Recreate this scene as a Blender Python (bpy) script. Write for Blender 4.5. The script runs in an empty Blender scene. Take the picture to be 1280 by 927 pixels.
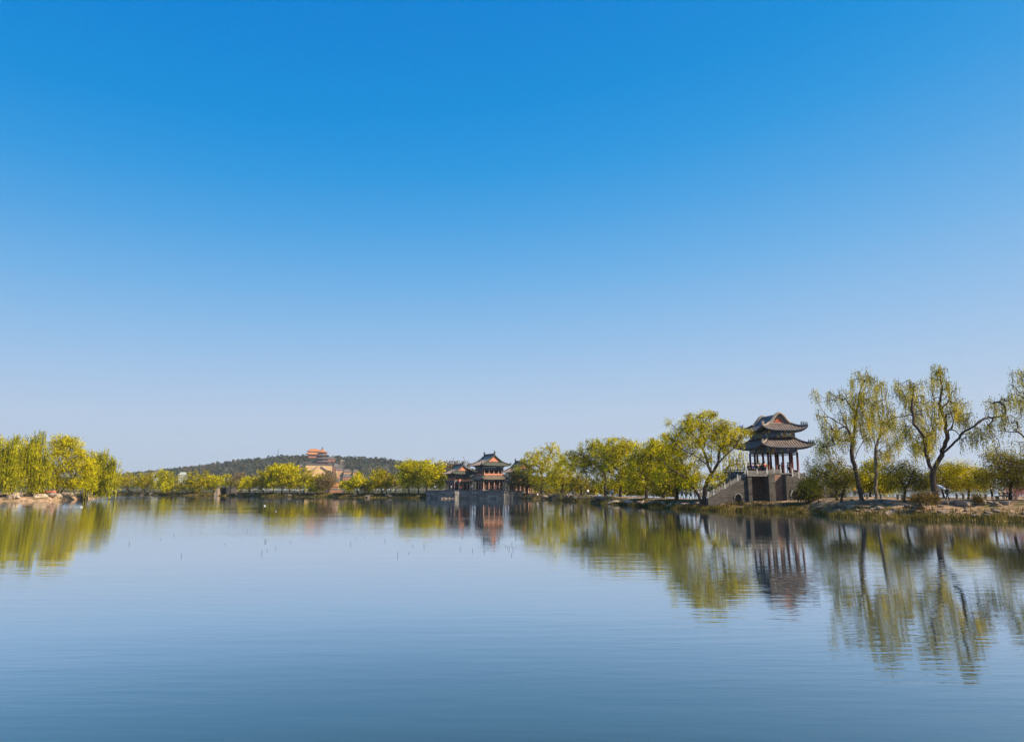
import bpy, bmesh, math, random
import numpy as np
from math import radians as R, sin, cos, pi, sqrt
from mathutils import Vector, Matrix

# ------------------------------------------------------------------ camera, sky, sun, exposure
scn = bpy.context.scene
COL = scn.collection
FPX = 870.0                       # focal length in pixels of the 1280 wide photograph
TILT = R(9.46)
CAMZ = 3.4
HOR = 608.5
camd = bpy.data.cameras.new('camera')
camo = bpy.data.objects.new('camera', camd)
COL.objects.link(camo)
scn.camera = camo
camd.sensor_width = 36
camd.lens = 36 * FPX / 1280
camd.clip_start = 0.1
camd.clip_end = 20000
camo.location = (0, 0, CAMZ)
camo.rotation_euler = (R(90) + TILT, 0, 0)

SUN_AZ, SUN_EL = 116.0, 39.0      # azimuth clockwise from +Y (view direction)
world = bpy.data.worlds.new('World')
scn.world = world
world.use_nodes = True
wn = world.node_tree
bg = wn.nodes['Background']
sky = wn.nodes.new('ShaderNodeTexSky')
sky.sky_type = 'NISHITA'
sky.sun_disc = False
sky.sun_elevation = R(SUN_EL)
sky.sun_rotation = R(SUN_AZ)
sky.air_density = 0.7
sky.dust_density = 0.5
sky.ozone_density = 6
m1 = wn.nodes.new('ShaderNodeVectorMath'); m1.operation = 'SCALE'; m1.inputs['Scale'].default_value = 0.1
cv = wn.nodes.new('ShaderNodeRGBCurve')
m2 = wn.nodes.new('ShaderNodeVectorMath'); m2.operation = 'SCALE'; m2.inputs['Scale'].default_value = 5.95
wn.links.new(sky.outputs[0], m1.inputs[0])
wn.links.new(m1.outputs[0], cv.inputs['Color'])
# clear spring sky: the measured colour of the air at each height above the horizon, tinted by the sky model
tcw = wn.nodes.new('ShaderNodeTexCoord'); sxw = wn.nodes.new('ShaderNodeSeparateXYZ'); rpw = wn.nodes.new('ShaderNodeValToRGB')
wn.links.new(tcw.outputs['Generated'], sxw.inputs[0]); 
ma_ = wn.nodes.new('ShaderNodeMath'); ma_.operation = 'MULTIPLY_ADD'; ma_.inputs[1].default_value = -0.22; ma_.inputs[2].default_value = 1.0
mb_ = wn.nodes.new('ShaderNodeMath'); mb_.operation = 'MULTIPLY'
wn.links.new(sxw.outputs[0], ma_.inputs[0]); wn.links.new(ma_.outputs[0], mb_.inputs[0]); wn.links.new(sxw.outputs[2], mb_.inputs[1]); wn.links.new(mb_.outputs[0], rpw.inputs[0])
stops = [(0.0, (.52, .60, .73)), (.055, (.505, .605, .75)), (.10, (.48, .605, .78)), (.16, (.37, .56, .81)), (.213, (.27, .51, .815)), (.29, (.15, .435, .80)), (.364, (.07, .365, .77)), (.43, (.025, .315, .74)), (.506, (.004, .27, .705)), (.605, (0, .228, .67)), (1.0, (0, .14, .48))]
ew = rpw.color_ramp.elements
ew[0].position, ew[0].color = stops[0][0], (*stops[0][1], 1); ew[1].position, ew[1].color = 1.0, (*stops[-1][1], 1)
for p_, c_ in stops[1:-1]:
    x_ = ew.new(p_); x_.color = (*c_, 1)
mxw = wn.nodes.new('ShaderNodeMix'); mxw.data_type = 'RGBA'; mxw.inputs[0].default_value = 0.9
wn.links.new(cv.outputs[0], mxw.inputs[6]); wn.links.new(rpw.outputs[0], mxw.inputs[7])
wn.links.new(mxw.outputs[2], m2.inputs[0])
wn.links.new(m2.outputs[0], bg.inputs[0])
bg.inputs[1].default_value = 0.1
def set_curve(c, pts):
    while len(c.points) > 2:
        c.points.remove(c.points[1])
    c.points[0].location = pts[0]
    c.points[1].location = pts[-1]
    for p in pts[1:-1]:
        c.points.new(*p)
    for p in c.points: p.handle_type = 'AUTO_CLAMPED'
cm = cv.mapping
set_curve(cm.curves[0], [(0, 0), (0.054, 0.0), (0.068, 0.06), (0.085, 0.16), (0.11, 0.30), (0.19, 0.46), (0.33, 0.53), (1, 0.95)])
set_curve(cm.curves[1], [(0, 0), (0.09, 0.225), (0.105, 0.27), (0.135, 0.345), (0.20, 0.475), (0.32, 0.575), (0.42, 0.60), (1, 0.95)])
set_curve(cm.curves[2], [(0, 0), (0.10, 0.45), (0.20, 0.67), (0.28, 0.72), (0.40, 0.755), (0.50, 0.75), (0.60, 0.76), (1, 0.95)])
cm.update()

sd = bpy.data.lights.new('sun', 'SUN')
sd.energy = 5.0
sd.angle = R(0.55)
sd.color = (1.0, 0.86, 0.66)
so = bpy.data.objects.new('sun', sd)
COL.objects.link(so)
SUNV = Vector((sin(R(SUN_AZ)) * cos(R(SUN_EL)), cos(R(SUN_AZ)) * cos(R(SUN_EL)), sin(R(SUN_EL))))
so.rotation_euler = SUNV.to_track_quat('Z', 'Y').to_euler()
so.location = (60, -20, 60)

vs = scn.view_settings
vs.view_transform = 'Standard'
vs.look = 'None'
vs.exposure = 0.75
vs.gamma = 1.0
vs.use_curve_mapping = False
scn.cycles.max_bounces = 6
scn.cycles.diffuse_bounces = 2
scn.cycles.glossy_bounces = 3
scn.cycles.transmission_bounces = 4
scn.cycles.transparent_max_bounces = 6
scn.cycles.use_denoising = True

# ------------------------------------------------------------------ helpers
CT, ST = cos(TILT), sin(TILT)
def ray(u, v):
    xc = (u - 640) / FPX; yc = -(v - 463.5) / FPX
    return Vector((xc, CT - yc * ST, ST + yc * CT))
def pt(u, v, D):
    """world point seen at photo position (u, v) and lying D metres ahead"""
    r = ray(u, v)
    k = D / r.y
    return Vector((r.x * k, D, CAMZ + r.z * k))
def gx(u, D):
    return (u - 640) / FPX * D / (CT + 145 / FPX * ST) * 1.0 if False else pt(u, 618, D).x
def wd(v):
    """distance at which the water surface is seen in row v"""
    r = ray(640, v)
    return -CAMZ / r.z * r.y

def tag(o, label=None, cat=None, group=None, kind=None):
    if label: o['label'] = label
    if cat: o['category'] = cat
    if group: o['group'] = group
    if kind: o['kind'] = kind
    return o
def empty(name, loc, rz=0):
    o = bpy.data.objects.new(name, None)
    COL.objects.link(o)
    o.location = loc
    o.rotation_euler = (0, 0, rz)
    o.empty_display_size = 0.5
    return o

def np_mesh(name, V, F, mat, parent=None, smooth=False, attr=None):
    """V (n,3) array; F list of (m,k) int arrays"""
    me = bpy.data.meshes.new(name)
    V = np.asarray(V, dtype=np.float32)
    me.vertices.add(len(V))
    me.vertices.foreach_set('co', V.ravel())
    loops = np.concatenate([f.ravel() for f in F]).astype(np.int32)
    tot = np.concatenate([np.full(len(f), f.shape[1], np.int32) for f in F])
    st = np.concatenate([[0], np.cumsum(tot)[:-1]]).astype(np.int32)
    me.loops.add(len(loops))
    me.loops.foreach_set('vertex_index', loops)
    me.polygons.add(len(tot))
    me.polygons.foreach_set('loop_start', st)
    me.polygons.foreach_set('loop_total', tot)
    if smooth:
        me.polygons.foreach_set('use_smooth', np.ones(len(tot), bool))
    me.update(calc_edges=True)
    me.validate()
    if mat: me.materials.append(mat)
    o = bpy.data.objects.new(name, me)
    COL.objects.link(o)
    if parent: o.parent = parent
    return o

class MB:
    """collects simple shapes and links them as one mesh object"""
    def __init__(self):
        self.v = []; self.f = []
    def add(self, vs_, fs_):
        n = len(self.v)
        self.v += [tuple(p) for p in vs_]
        self.f += [tuple(i + n for i in f) for f in fs_]
    def box(self, x0, x1, y0, y1, z0, z1):
        self.add([(x0, y0, z0), (x1, y0, z0), (x1, y1, z0), (x0, y1, z0), (x0, y0, z1), (x1, y0, z1), (x1, y1, z1), (x0, y1, z1)],
                 [(0, 3, 2, 1), (4, 5, 6, 7), (0, 1, 5, 4), (1, 2, 6, 5), (2, 3, 7, 6), (3, 0, 4, 7)])
        return self
    def bar(self, a, b, w, h):
        a, b = Vector(a), Vector(b)
        d = (b - a).normalized()
        s = d.cross(Vector((0, 0, 1)))
        if s.length < 1e-3: s = Vector((1, 0, 0))
        s.normalize(); u = s.cross(d).normalized()
        vs_ = []
        for p in (a, b):
            for i, j in ((-1, -1), (1, -1), (1, 1), (-1, 1)):
                vs_.append(p + s * (i * w / 2) + u * (j * h / 2))
        self.add(vs_, [(3, 2, 1, 0), (4, 5, 6, 7), (0, 1, 5, 4), (1, 2, 6, 5), (2, 3, 7, 6), (3, 0, 4, 7)])
        return self
    def tube(self, pts, rad, n=8):
        pts = [Vector(p) for p in pts]
        if not hasattr(rad, '__len__'): rad = [rad] * len(pts)
        vs_ = []; fs_ = []
        for i, p in enumerate(pts):
            d = (pts[min(i + 1, len(pts) - 1)] - pts[max(i - 1, 0)]).normalized()
            s = d.cross(Vector((0, 0, 1)) if abs(d.z) < 0.95 else Vector((1, 0, 0))).normalized()
            u = s.cross(d)
            for k in range(n):
                a = 2 * pi * k / n
                vs_.append(p + s * (cos(a) * rad[i]) + u * (sin(a) * rad[i]))
        for i in range(len(pts) - 1):
            for k in range(n):
                a = i * n + k; b = i * n + (k + 1) % n
                fs_.append((a, b, b + n, a + n))
        fs_.append(tuple(range(n - 1, -1, -1)))
        fs_.append(tuple((len(pts) - 1) * n + k for k in range(n)))
        self.add(vs_, fs_)
        return self
    def lathe(self, x, y, prof, n=12, ph=0.0):
        vs_ = []; fs_ = []
        for r, z in prof:
            for k in range(n):
                a = 2 * pi * k / n + ph
                vs_.append((x + r * cos(a), y + r * sin(a), z))
        for i in range(len(prof) - 1):
            for k in range(n):
                a = i * n + k; b = i * n + (k + 1) % n
                fs_.append((a, b, b + n, a + n))
        fs_.append(tuple(range(n - 1, -1, -1)))
        fs_.append(tuple((len(prof) - 1) * n + k for k in range(n)))
        self.add(vs_, fs_)
        return self
    def prism(self, poly, z0, z1):
        n = len(poly)
        z1 = z1 if hasattr(z1, '__len__') else [z1] * n
        self.add([(p[0], p[1], z0) for p in poly] + [(p[0], p[1], z) for p, z in zip(poly, z1)],
                 [tuple(range(n - 1, -1, -1)), tuple(range(n, 2 * n))] + [(i, (i + 1) % n, (i + 1) % n + n, i + n) for i in range(n)])
        return self
    def slab(self, G, thick):
        """closed sheet from a grid of points G[i][j], thickness straight down"""
        ni, nj = len(G), len(G[0])
        vs_ = [p for r_ in G for p in r_] + [(p[0], p[1], p[2] - thick) for r_ in G for p in r_]
        o = ni * nj; fs_ = []
        for i in range(ni - 1):
            for j in range(nj - 1):
                a = i * nj + j
                fs_.append((a, a + 1, a + nj + 1, a + nj))
                fs_.append((a + o + nj, a + nj + 1 + o, a + 1 + o, a + o))
        for i in range(ni - 1):
            for j in (0, nj - 1):
                a = i * nj + j; fs_.append((a, a + nj, a + nj + o, a + o))
        for j in range(nj - 1):
            for i in (0, ni - 1):
                a = i * nj + j; fs_.append((a, a + 1, a + 1 + o, a + o))
        self.add(vs_, fs_)
        return self
    def build(self, name, mat, parent=None, smooth=False, fix=True):
        me = bpy.data.meshes.new(name)
        me.from_pydata([tuple(p) for p in self.v], [], self.f)
        if fix:
            bm = bmesh.new(); bm.from_mesh(me)
            bmesh.ops.recalc_face_normals(bm, faces=bm.faces)
            bm.to_mesh(me); bm.free()
        if smooth:
            for p in me.polygons: p.use_smooth = True
        me.materials.append(mat)
        o = bpy.data.objects.new(name, me)
        COL.objects.link(o)
        if parent: o.parent = parent
        return o

# ------------------------------------------------------------------ materials
def new_mat(name):
    m = bpy.data.materials.new(name); m.use_nodes = True
    nt = m.node_tree
    return m, nt, nt.nodes['Principled BSDF']
def N(nt, t, **kw):
    n = nt.nodes.new(t)
    for k, v in kw.items(): setattr(n, k, v)
    return n
def L(nt, a, b): nt.links.new(a, b)
def mix_rgb(nt, fac, a, b, mode='MIX'):
    n = N(nt, 'ShaderNodeMix', data_type='RGBA', blend_type=mode)
    for s, v in ((0, fac), (6, a), (7, b)):
        if hasattr(v, 'links') or hasattr(v, 'is_linked'): L(nt, v, n.inputs[s])
        else: n.inputs[s].default_value = v if s == 0 else (*v[:3], 1)
    return n.outputs[2]
def ramp(nt, fac, stops):
    n = N(nt, 'ShaderNodeValToRGB')
    L(nt, fac, n.inputs[0])
    e = n.color_ramp.elements
    e[0].position, e[0].color = stops[0][0], (*stops[0][1], 1)
    e[1].position, e[1].color = stops[-1][0], (*stops[-1][1], 1)
    for p, c in stops[1:-1]:
        x = e.new(p); x.color = (*c, 1)
    return n.outputs[0]
def noise(nt, scale, detail=4, vec=None, rough=0.6, out=0):
    n = N(nt, 'ShaderNodeTexNoise')
    n.inputs['Scale'].default_value = scale
    n.inputs['Detail'].default_value = detail
    n.inputs['Roughness'].default_value = rough
    if vec is not None: L(nt, vec, n.inputs['Vector'])
    return n.outputs[out]
def objco(nt):
    return N(nt, 'ShaderNodeTexCoord').outputs['Object']
def bump(nt, h, strength, dist, bs):
    b = N(nt, 'ShaderNodeBump')
    b.inputs['Strength'].default_value = strength
    b.inputs['Distance'].default_value = dist
    L(nt, h, b.inputs['Height'])
    L(nt, b.outputs[0], bs.inputs['Normal'])
    return b

def mat_plain(name, c1, c2, scale=3, rough=0.8, bmp=0.3, dist=0.02, detail=4):
    m, nt, bs = new_mat(name)
    o = objco(nt)
    f = noise(nt, scale, detail, o)
    L(nt, ramp(nt, f, [(0.35, c1), (0.65, c2)]), bs.inputs['Base Color'])
    bs.inputs['Roughness'].default_value = rough
    bs.inputs['Specular IOR Level'].default_value = 0.3
    if bmp: bump(nt, noise(nt, scale * 3, 4, o), bmp, dist, bs)
    return m
def mat_leaf(name, cols, scale=0.5, trans=0.35):
    """foliage: clump-sized hue patches with painted highlights and shade, leaf-to-leaf variation and some light passing through"""
    m, nt, bs = new_mat(name)
    o = objco(nt)
    f = noise(nt, scale, 3, o)
    g = N(nt, 'ShaderNodeNewGeometry')
    a = N(nt, 'ShaderNodeMath', operation='MULTIPLY_ADD'); L(nt, g.outputs['Random Per Island'], a.inputs[0]); a.inputs[1].default_value = 0.34; a.inputs[2].default_value = -0.17
    b = N(nt, 'ShaderNodeMath', operation='ADD'); L(nt, f, b.inputs[0]); L(nt, a.outputs[0], b.inputs[1])
    c = ramp(nt, b.outputs[0], [(0.28, cols[0]), (0.5, cols[1]), (0.72, cols[2])])  # dark and bright stops also paint shade and highlights into the clumps
    nt.nodes.remove(bs)
    df = N(nt, 'ShaderNodeBsdfDiffuse'); L(nt, c, df.inputs[0])
    tr = N(nt, 'ShaderNodeBsdfTranslucent'); L(nt, c, tr.inputs[0])
    mx = N(nt, 'ShaderNodeMixShader'); mx.inputs[0].default_value = trans
    L(nt, df.outputs[0], mx.inputs[1]); L(nt, tr.outputs[0], mx.inputs[2])
    L(nt, mx.outputs[0], nt.nodes['Material Output'].inputs[0])
    return m
def mat_stone(name, c1, c2, mortar, bw=0.9, bh=0.3, bmp=0.4):
    m, nt, bs = new_mat(name)
    o = objco(nt)
    sx = N(nt, 'ShaderNodeSeparateXYZ'); L(nt, o, sx.inputs[0])
    ad = N(nt, 'ShaderNodeMath', operation='ADD'); L(nt, sx.outputs[0], ad.inputs[0]); L(nt, sx.outputs[1], ad.inputs[1])
    cx = N(nt, 'ShaderNodeCombineXYZ'); L(nt, ad.outputs[0], cx.inputs[0]); L(nt, sx.outputs[2], cx.inputs[1])
    br = N(nt, 'ShaderNodeTexBrick')
    L(nt, cx.outputs[0], br.inputs['Vector'])
    br.inputs['Color1'].default_value = (*c1, 1); br.inputs['Color2'].default_value = (*c2, 1); br.inputs['Mortar'].default_value = (*mortar, 1)
    br.inputs['Scale'].default_value = 1.0; br.inputs['Mortar Size'].default_value = 0.025; br.inputs['Mortar Smooth'].default_value = 0.3
    br.inputs['Brick Width'].default_value = bw; br.inputs['Row Height'].default_value = bh
    f = noise(nt, 0.9, 5, o, 0.7)
    st = ramp(nt, f, [(0.3, (0.35, 0.33, 0.3)), (0.6, (1, 1, 1))])
    L(nt, mix_rgb(nt, 0.7, br.outputs['Color'], st, 'MULTIPLY'), bs.inputs['Base Color'])
    bs.inputs['Roughness'].default_value = 0.9
    bs.inputs['Specular IOR Level'].default_value = 0.2
    bump(nt, br.outputs['Fac'], -bmp, 0.03, bs)
    return m
def mat_tile(name, c1, c2, axis=0, pitch=0.28):
    """roof tiles: ribs running down the slope"""
    m, nt, bs = new_mat(name)
    o = objco(nt)
    sx = N(nt, 'ShaderNodeSeparateXYZ'); L(nt, o, sx.inputs[0])
    ml = N(nt, 'ShaderNodeMath', operation='MULTIPLY'); L(nt, sx.outputs[axis], ml.inputs[0]); ml.inputs[1].default_value = 2 * pi / pitch
    sn = N(nt, 'ShaderNodeMath', operation='SINE'); L(nt, ml.outputs[0], sn.inputs[0])
    f = noise(nt, 1.6, 5, o, 0.75)
    L(nt, ramp(nt, f, [(0.3, c1), (0.7, c2)]), bs.inputs['Base Color'])
    bs.inputs['Roughness'].default_value = 0.75
    bs.inputs['Specular IOR Level'].default_value = 0.25
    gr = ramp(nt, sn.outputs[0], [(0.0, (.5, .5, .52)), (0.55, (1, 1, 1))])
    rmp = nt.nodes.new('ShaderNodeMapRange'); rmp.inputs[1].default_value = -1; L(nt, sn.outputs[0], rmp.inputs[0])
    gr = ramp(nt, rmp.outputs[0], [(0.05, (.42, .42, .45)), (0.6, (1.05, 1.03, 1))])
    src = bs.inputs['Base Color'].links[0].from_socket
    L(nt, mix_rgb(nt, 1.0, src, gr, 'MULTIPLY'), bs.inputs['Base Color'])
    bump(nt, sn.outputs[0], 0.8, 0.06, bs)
    return m
def mat_paint(name, cols, scale=2.2):
    """painted beams: small blocks of blue, green, white and gold"""
    m, nt, bs = new_mat(name)
    o = objco(nt)
    v = N(nt, 'ShaderNodeTexVoronoi'); v.inputs['Scale'].default_value = scale; v.distance = 'CHEBYCHEV'
    L(nt, o, v.inputs['Vector'])
    sp = N(nt, 'ShaderNodeSeparateColor'); L(nt, v.outputs['Color'], sp.inputs[0])
    n = N(nt, 'ShaderNodeValToRGB'); n.color_ramp.interpolation = 'CONSTANT'
    L(nt, sp.outputs[0], n.inputs[0])
    e = n.color_ramp.elements
    e[0].color = (*cols[0], 1); e[1].position = 1 / len(cols); e[1].color = (*cols[1], 1)
    for i, c in enumerate(cols[2:]):
        x = e.new((i + 2) / len(cols)); x.color = (*c, 1)
    L(nt, n.outputs[0], bs.inputs['Base Color'])
    bs.inputs['Roughness'].default_value = 0.7
    return m

M = {}
M['bark'] = mat_plain('bark', (0.028, 0.02, 0.015), (0.075, 0.052, 0.038), 4, 0.95, 0.6, 0.03)
M['bark_pale'] = mat_plain('bark_pale', (0.09, 0.07, 0.05), (0.18, 0.14, 0.10), 4, 0.95, 0.6, 0.03)
M['leaf_yellow'] = mat_leaf('leaf_yellow', [(0.088, 0.085, 0.004), (0.520, 0.437, 0.008), (0.900, 0.766, 0.011)], 0.6, 0.33)
M['leaf_gold'] = mat_leaf('leaf_gold', [(0.094, 0.089, 0.005), (0.360, 0.301, 0.012), (0.650, 0.494, 0.022)], 0.5)
M['leaf_green'] = mat_leaf('leaf_green', [(0.071, 0.071, 0.004), (0.361, 0.335, 0.008), (0.752, 0.626, 0.013)], 0.6, 0.33)
M['leaf_olive'] = mat_leaf('leaf_olive', [(0.069, 0.058, 0.008), (0.296, 0.242, 0.018), (0.608, 0.488, 0.030)], 0.6)
M['leaf_dark'] = mat_leaf('leaf_dark', [(0.035, 0.039, 0.009), (0.123, 0.123, 0.020), (0.268, 0.237, 0.030)], 0.6)
M['leaf_willow'] = mat_leaf('leaf_willow', [(0.095, 0.088, 0.010), (0.409, 0.350, 0.026), (0.746, 0.589, 0.054)], 0.6, 0.4)
M['leaf_weep'] = mat_leaf('leaf_weep', [(0.067, 0.070, 0.004), (0.315, 0.301, 0.010), (0.658, 0.544, 0.022)], 0.45, 0.35)
M['leaf_bare'] = mat_leaf('leaf_bare', [(0.101, 0.070, 0.035), (0.225, 0.154, 0.072), (0.365, 0.268, 0.096)], 0.4)
M['leaf_pink'] = mat_leaf('leaf_pink', [(0.35, 0.10, 0.13), (0.5, 0.22, 0.25), (0.65, 0.4, 0.42)], 1.5)
M['leaf_shrub'] = mat_leaf('leaf_shrub', [(0.07, 0.045, 0.015), (0.16, 0.11, 0.03), (0.28, 0.2, 0.06)], 1.2)
M['pine'] = mat_leaf('pine', [(0.03, 0.04, 0.026), (0.06, 0.072, 0.042), (0.12, 0.115, 0.06)], 0.03, 0.15)
M['pine_brown'] = mat_leaf('pine_brown', [(0.10, 0.075, 0.05), (0.16, 0.12, 0.075), (0.2, 0.17, 0.06)], 0.03, 0.2)
M['far_leaf'] = mat_leaf('far_leaf', [(0.045, 0.052, 0.018), (0.10, 0.10, 0.03), (0.2, 0.18, 0.04)], 0.02, 0.2)
M['reed'] = mat_leaf('reed', [(0.031, 0.034, 0.009), (0.112, 0.096, 0.024), (0.299, 0.220, 0.053)], 0.5, 0.3)
M['stone'] = mat_stone('stone', (0.075, 0.066, 0.056), (0.125, 0.11, 0.095), (0.05, 0.045, 0.04), 0.9, 0.32)
M['stone_warm'] = mat_stone('stone_warm', (0.30, 0.23, 0.16), (0.40, 0.31, 0.22), (0.18, 0.14, 0.11), 1.1, 0.45)
M['quay'] = mat_stone('quay', (0.11, 0.105, 0.10), (0.24, 0.225, 0.205), (0.10, 0.095, 0.09), 0.9, 0.5)
M['granite'] = mat_plain('granite', (0.10, 0.094, 0.085), (0.20, 0.185, 0.165), 2.5, 0.8, 0.2)
M['marble'] = mat_plain('marble', (0.3, 0.29, 0.27), (0.48, 0.46, 0.43), 2.0, 0.6, 0.1)
M['wall_brown'] = mat_stone('wall_brown', (0.13, 0.085, 0.06), (0.19, 0.125, 0.09), (0.08, 0.06, 0.05), 0.5, 0.14)
M['brick_warm'] = mat_stone('brick_warm', (0.36, 0.20, 0.13), (0.46, 0.27, 0.18), (0.22, 0.14, 0.1), 0.5, 0.14)
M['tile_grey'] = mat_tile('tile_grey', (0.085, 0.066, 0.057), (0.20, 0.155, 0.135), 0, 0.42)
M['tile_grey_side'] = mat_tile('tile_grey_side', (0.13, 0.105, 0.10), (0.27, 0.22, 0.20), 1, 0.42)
M['ridge_grey'] = mat_plain('ridge_grey', (0.17, 0.14, 0.12), (0.31, 0.26, 0.21), 3, 0.8)
M['ridge_dark'] = mat_plain('ridge_dark', (0.05, 0.05, 0.06), (0.11, 0.11, 0.12), 3, 0.8)
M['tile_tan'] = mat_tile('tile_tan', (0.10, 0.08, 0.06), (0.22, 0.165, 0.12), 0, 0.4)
M['tile_tan_lit_side'] = mat_tile('tile_tan_lit_side', (0.42, 0.29, 0.21), (0.62, 0.45, 0.34), 1, 0.4)  # paler than the front tiles: sunlight on the side slopes put into the colour
M['tile_green'] = mat_plain('tile_green', (0.038, 0.044, 0.034), (0.09, 0.093, 0.07), 2, 0.5)
M['tile_orange'] = mat_plain('tile_orange', (0.33, 0.12, 0.035), (0.46, 0.19, 0.06), 0.5, 0.5)
M['tile_far'] = mat_plain('tile_far', (0.07, 0.06, 0.06), (0.15, 0.12, 0.11), 0.5, 0.7)
M['red_wood'] = mat_plain('red_wood', (0.055, 0.010, 0.010), (0.11, 0.018, 0.016), 2, 0.6)
M['red_far'] = mat_plain('red_far', (0.26, 0.10, 0.06), (0.38, 0.17, 0.10), 0.6, 0.7)
M['gable_red'] = mat_plain('gable_red', (0.26, 0.05, 0.025), (0.42, 0.09, 0.04), 3, 0.6)
M['gable_orange'] = mat_plain('gable_orange', (0.42, 0.14, 0.08), (0.58, 0.23, 0.13), 1.2, 0.6)
M['paint'] = mat_paint('paint', [(0.02, 0.05, 0.10), (0.03, 0.10, 0.08), (0.04, 0.07, 0.16), (0.3, 0.32, 0.3), (0.02, 0.04, 0.07), (0.28, 0.18, 0.05)], 2.6)
M['paint_dark'] = mat_paint('paint_dark', [(0.015, 0.03, 0.05), (0.02, 0.06, 0.05), (0.03, 0.045, 0.09), (0.12, 0.12, 0.10)], 2.0)
M['lattice'] = mat_plain('lattice', (0.03, 0.02, 0.018), (0.08, 0.035, 0.025), 3, 0.6)
M['col_tan'] = mat_plain('col_tan', (0.36, 0.18, 0.12), (0.5, 0.28, 0.19), 2, 0.6)
M['wall_ochre'] = mat_stone('wall_ochre', (0.58, 0.36, 0.17), (0.68, 0.45, 0.22), (0.55, 0.36, 0.18), 3.0, 1.2, 0.1)
M['wall_pale'] = mat_plain('wall_pale', (0.24, 0.26, 0.22), (0.34, 0.36, 0.31), 0.4, 0.8)
M['rock'] = mat_plain('rock', (0.10, 0.08, 0.06), (0.32, 0.235, 0.17), 1.3, 0.9, 0.7, 0.08, 6)
M['rock_pale'] = mat_plain('rock_pale', (0.28, 0.21, 0.14), (0.52, 0.41, 0.29), 1.3, 0.9, 0.7, 0.08, 6)
M['cloth_dark'] = mat_plain('cloth_dark', (0.012, 0.014, 0.02), (0.03, 0.032, 0.04), 5, 0.9)
M['cloth_blue'] = mat_plain('cloth_blue', (0.02, 0.05, 0.22), (0.03, 0.08, 0.32), 5, 0.9)
M['cloth_red'] = mat_plain('cloth_red', (0.32, 0.03, 0.03), (0.42, 0.05, 0.05), 5, 0.9)
M['cloth_white'] = mat_plain('cloth_white', (0.62, 0.62, 0.64), (0.75, 0.75, 0.76), 5, 0.9)
M['cloth_orange'] = mat_plain('cloth_orange', (0.75, 0.32, 0.02), (0.85, 0.42, 0.03), 5, 0.9)
M['cloth_pink'] = mat_plain('cloth_pink', (0.55, 0.25, 0.3), (0.65, 0.32, 0.36), 5, 0.9)
M['cloth_green'] = mat_plain('cloth_green', (0.02, 0.09, 0.06), (0.03, 0.13, 0.08), 5, 0.9)
M['skin'] = mat_plain('skin', (0.5, 0.3, 0.2), (0.56, 0.34, 0.24), 6, 0.6, 0)
M['hair'] = mat_plain('hair', (0.01, 0.008, 0.007), (0.02, 0.016, 0.013), 6, 0.7, 0)
M['metal_dark'] = mat_plain('metal_dark', (0.04, 0.045, 0.05), (0.08, 0.085, 0.09), 6, 0.5, 0)
M['stem'] = mat_plain('stem', (0.03, 0.022, 0.015), (0.06, 0.045, 0.03), 9, 0.9, 0)
M['plaster_red'] = mat_plain('plaster_red', (0.42, 0.12, 0.08), (0.55, 0.2, 0.13), 1.5, 0.8)
M['feather'] = mat_plain('feather', (0.7, 0.7, 0.68), (0.8, 0.8, 0.78), 9, 0.8, 0)

# soil: worn earth, dry grass patches
def mat_soil():
    m, nt, bs = new_mat('soil')
    o = objco(nt)
    a = ramp(nt, noise(nt, 0.35, 6, o, 0.65), [(0.36, (0.09, 0.085, 0.03)), (0.48, (0.26, 0.175, 0.10)), (0.60, (0.50, 0.33, 0.21))])
    b = ramp(nt, noise(nt, 3.0, 5, o, 0.7), [(0.3, (0.6, 0.6, 0.6)), (0.7, (1.1, 1.08, 1.05))])
    L(nt, mix_rgb(nt, 1.0, a, b, 'MULTIPLY'), bs.inputs['Base Color'])
    bs.inputs['Roughness'].default_value = 0.95
    bs.inputs['Specular IOR Level'].default_value = 0.15
    bump(nt, noise(nt, 2.0, 6, o, 0.7), 0.8, 0.15, bs)
    return m
M['soil'] = mat_soil()
M['hill_soil'] = mat_plain('hill_soil', (0.05, 0.05, 0.03), (0.12, 0.10, 0.06), 0.02, 0.95, 0)

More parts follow.
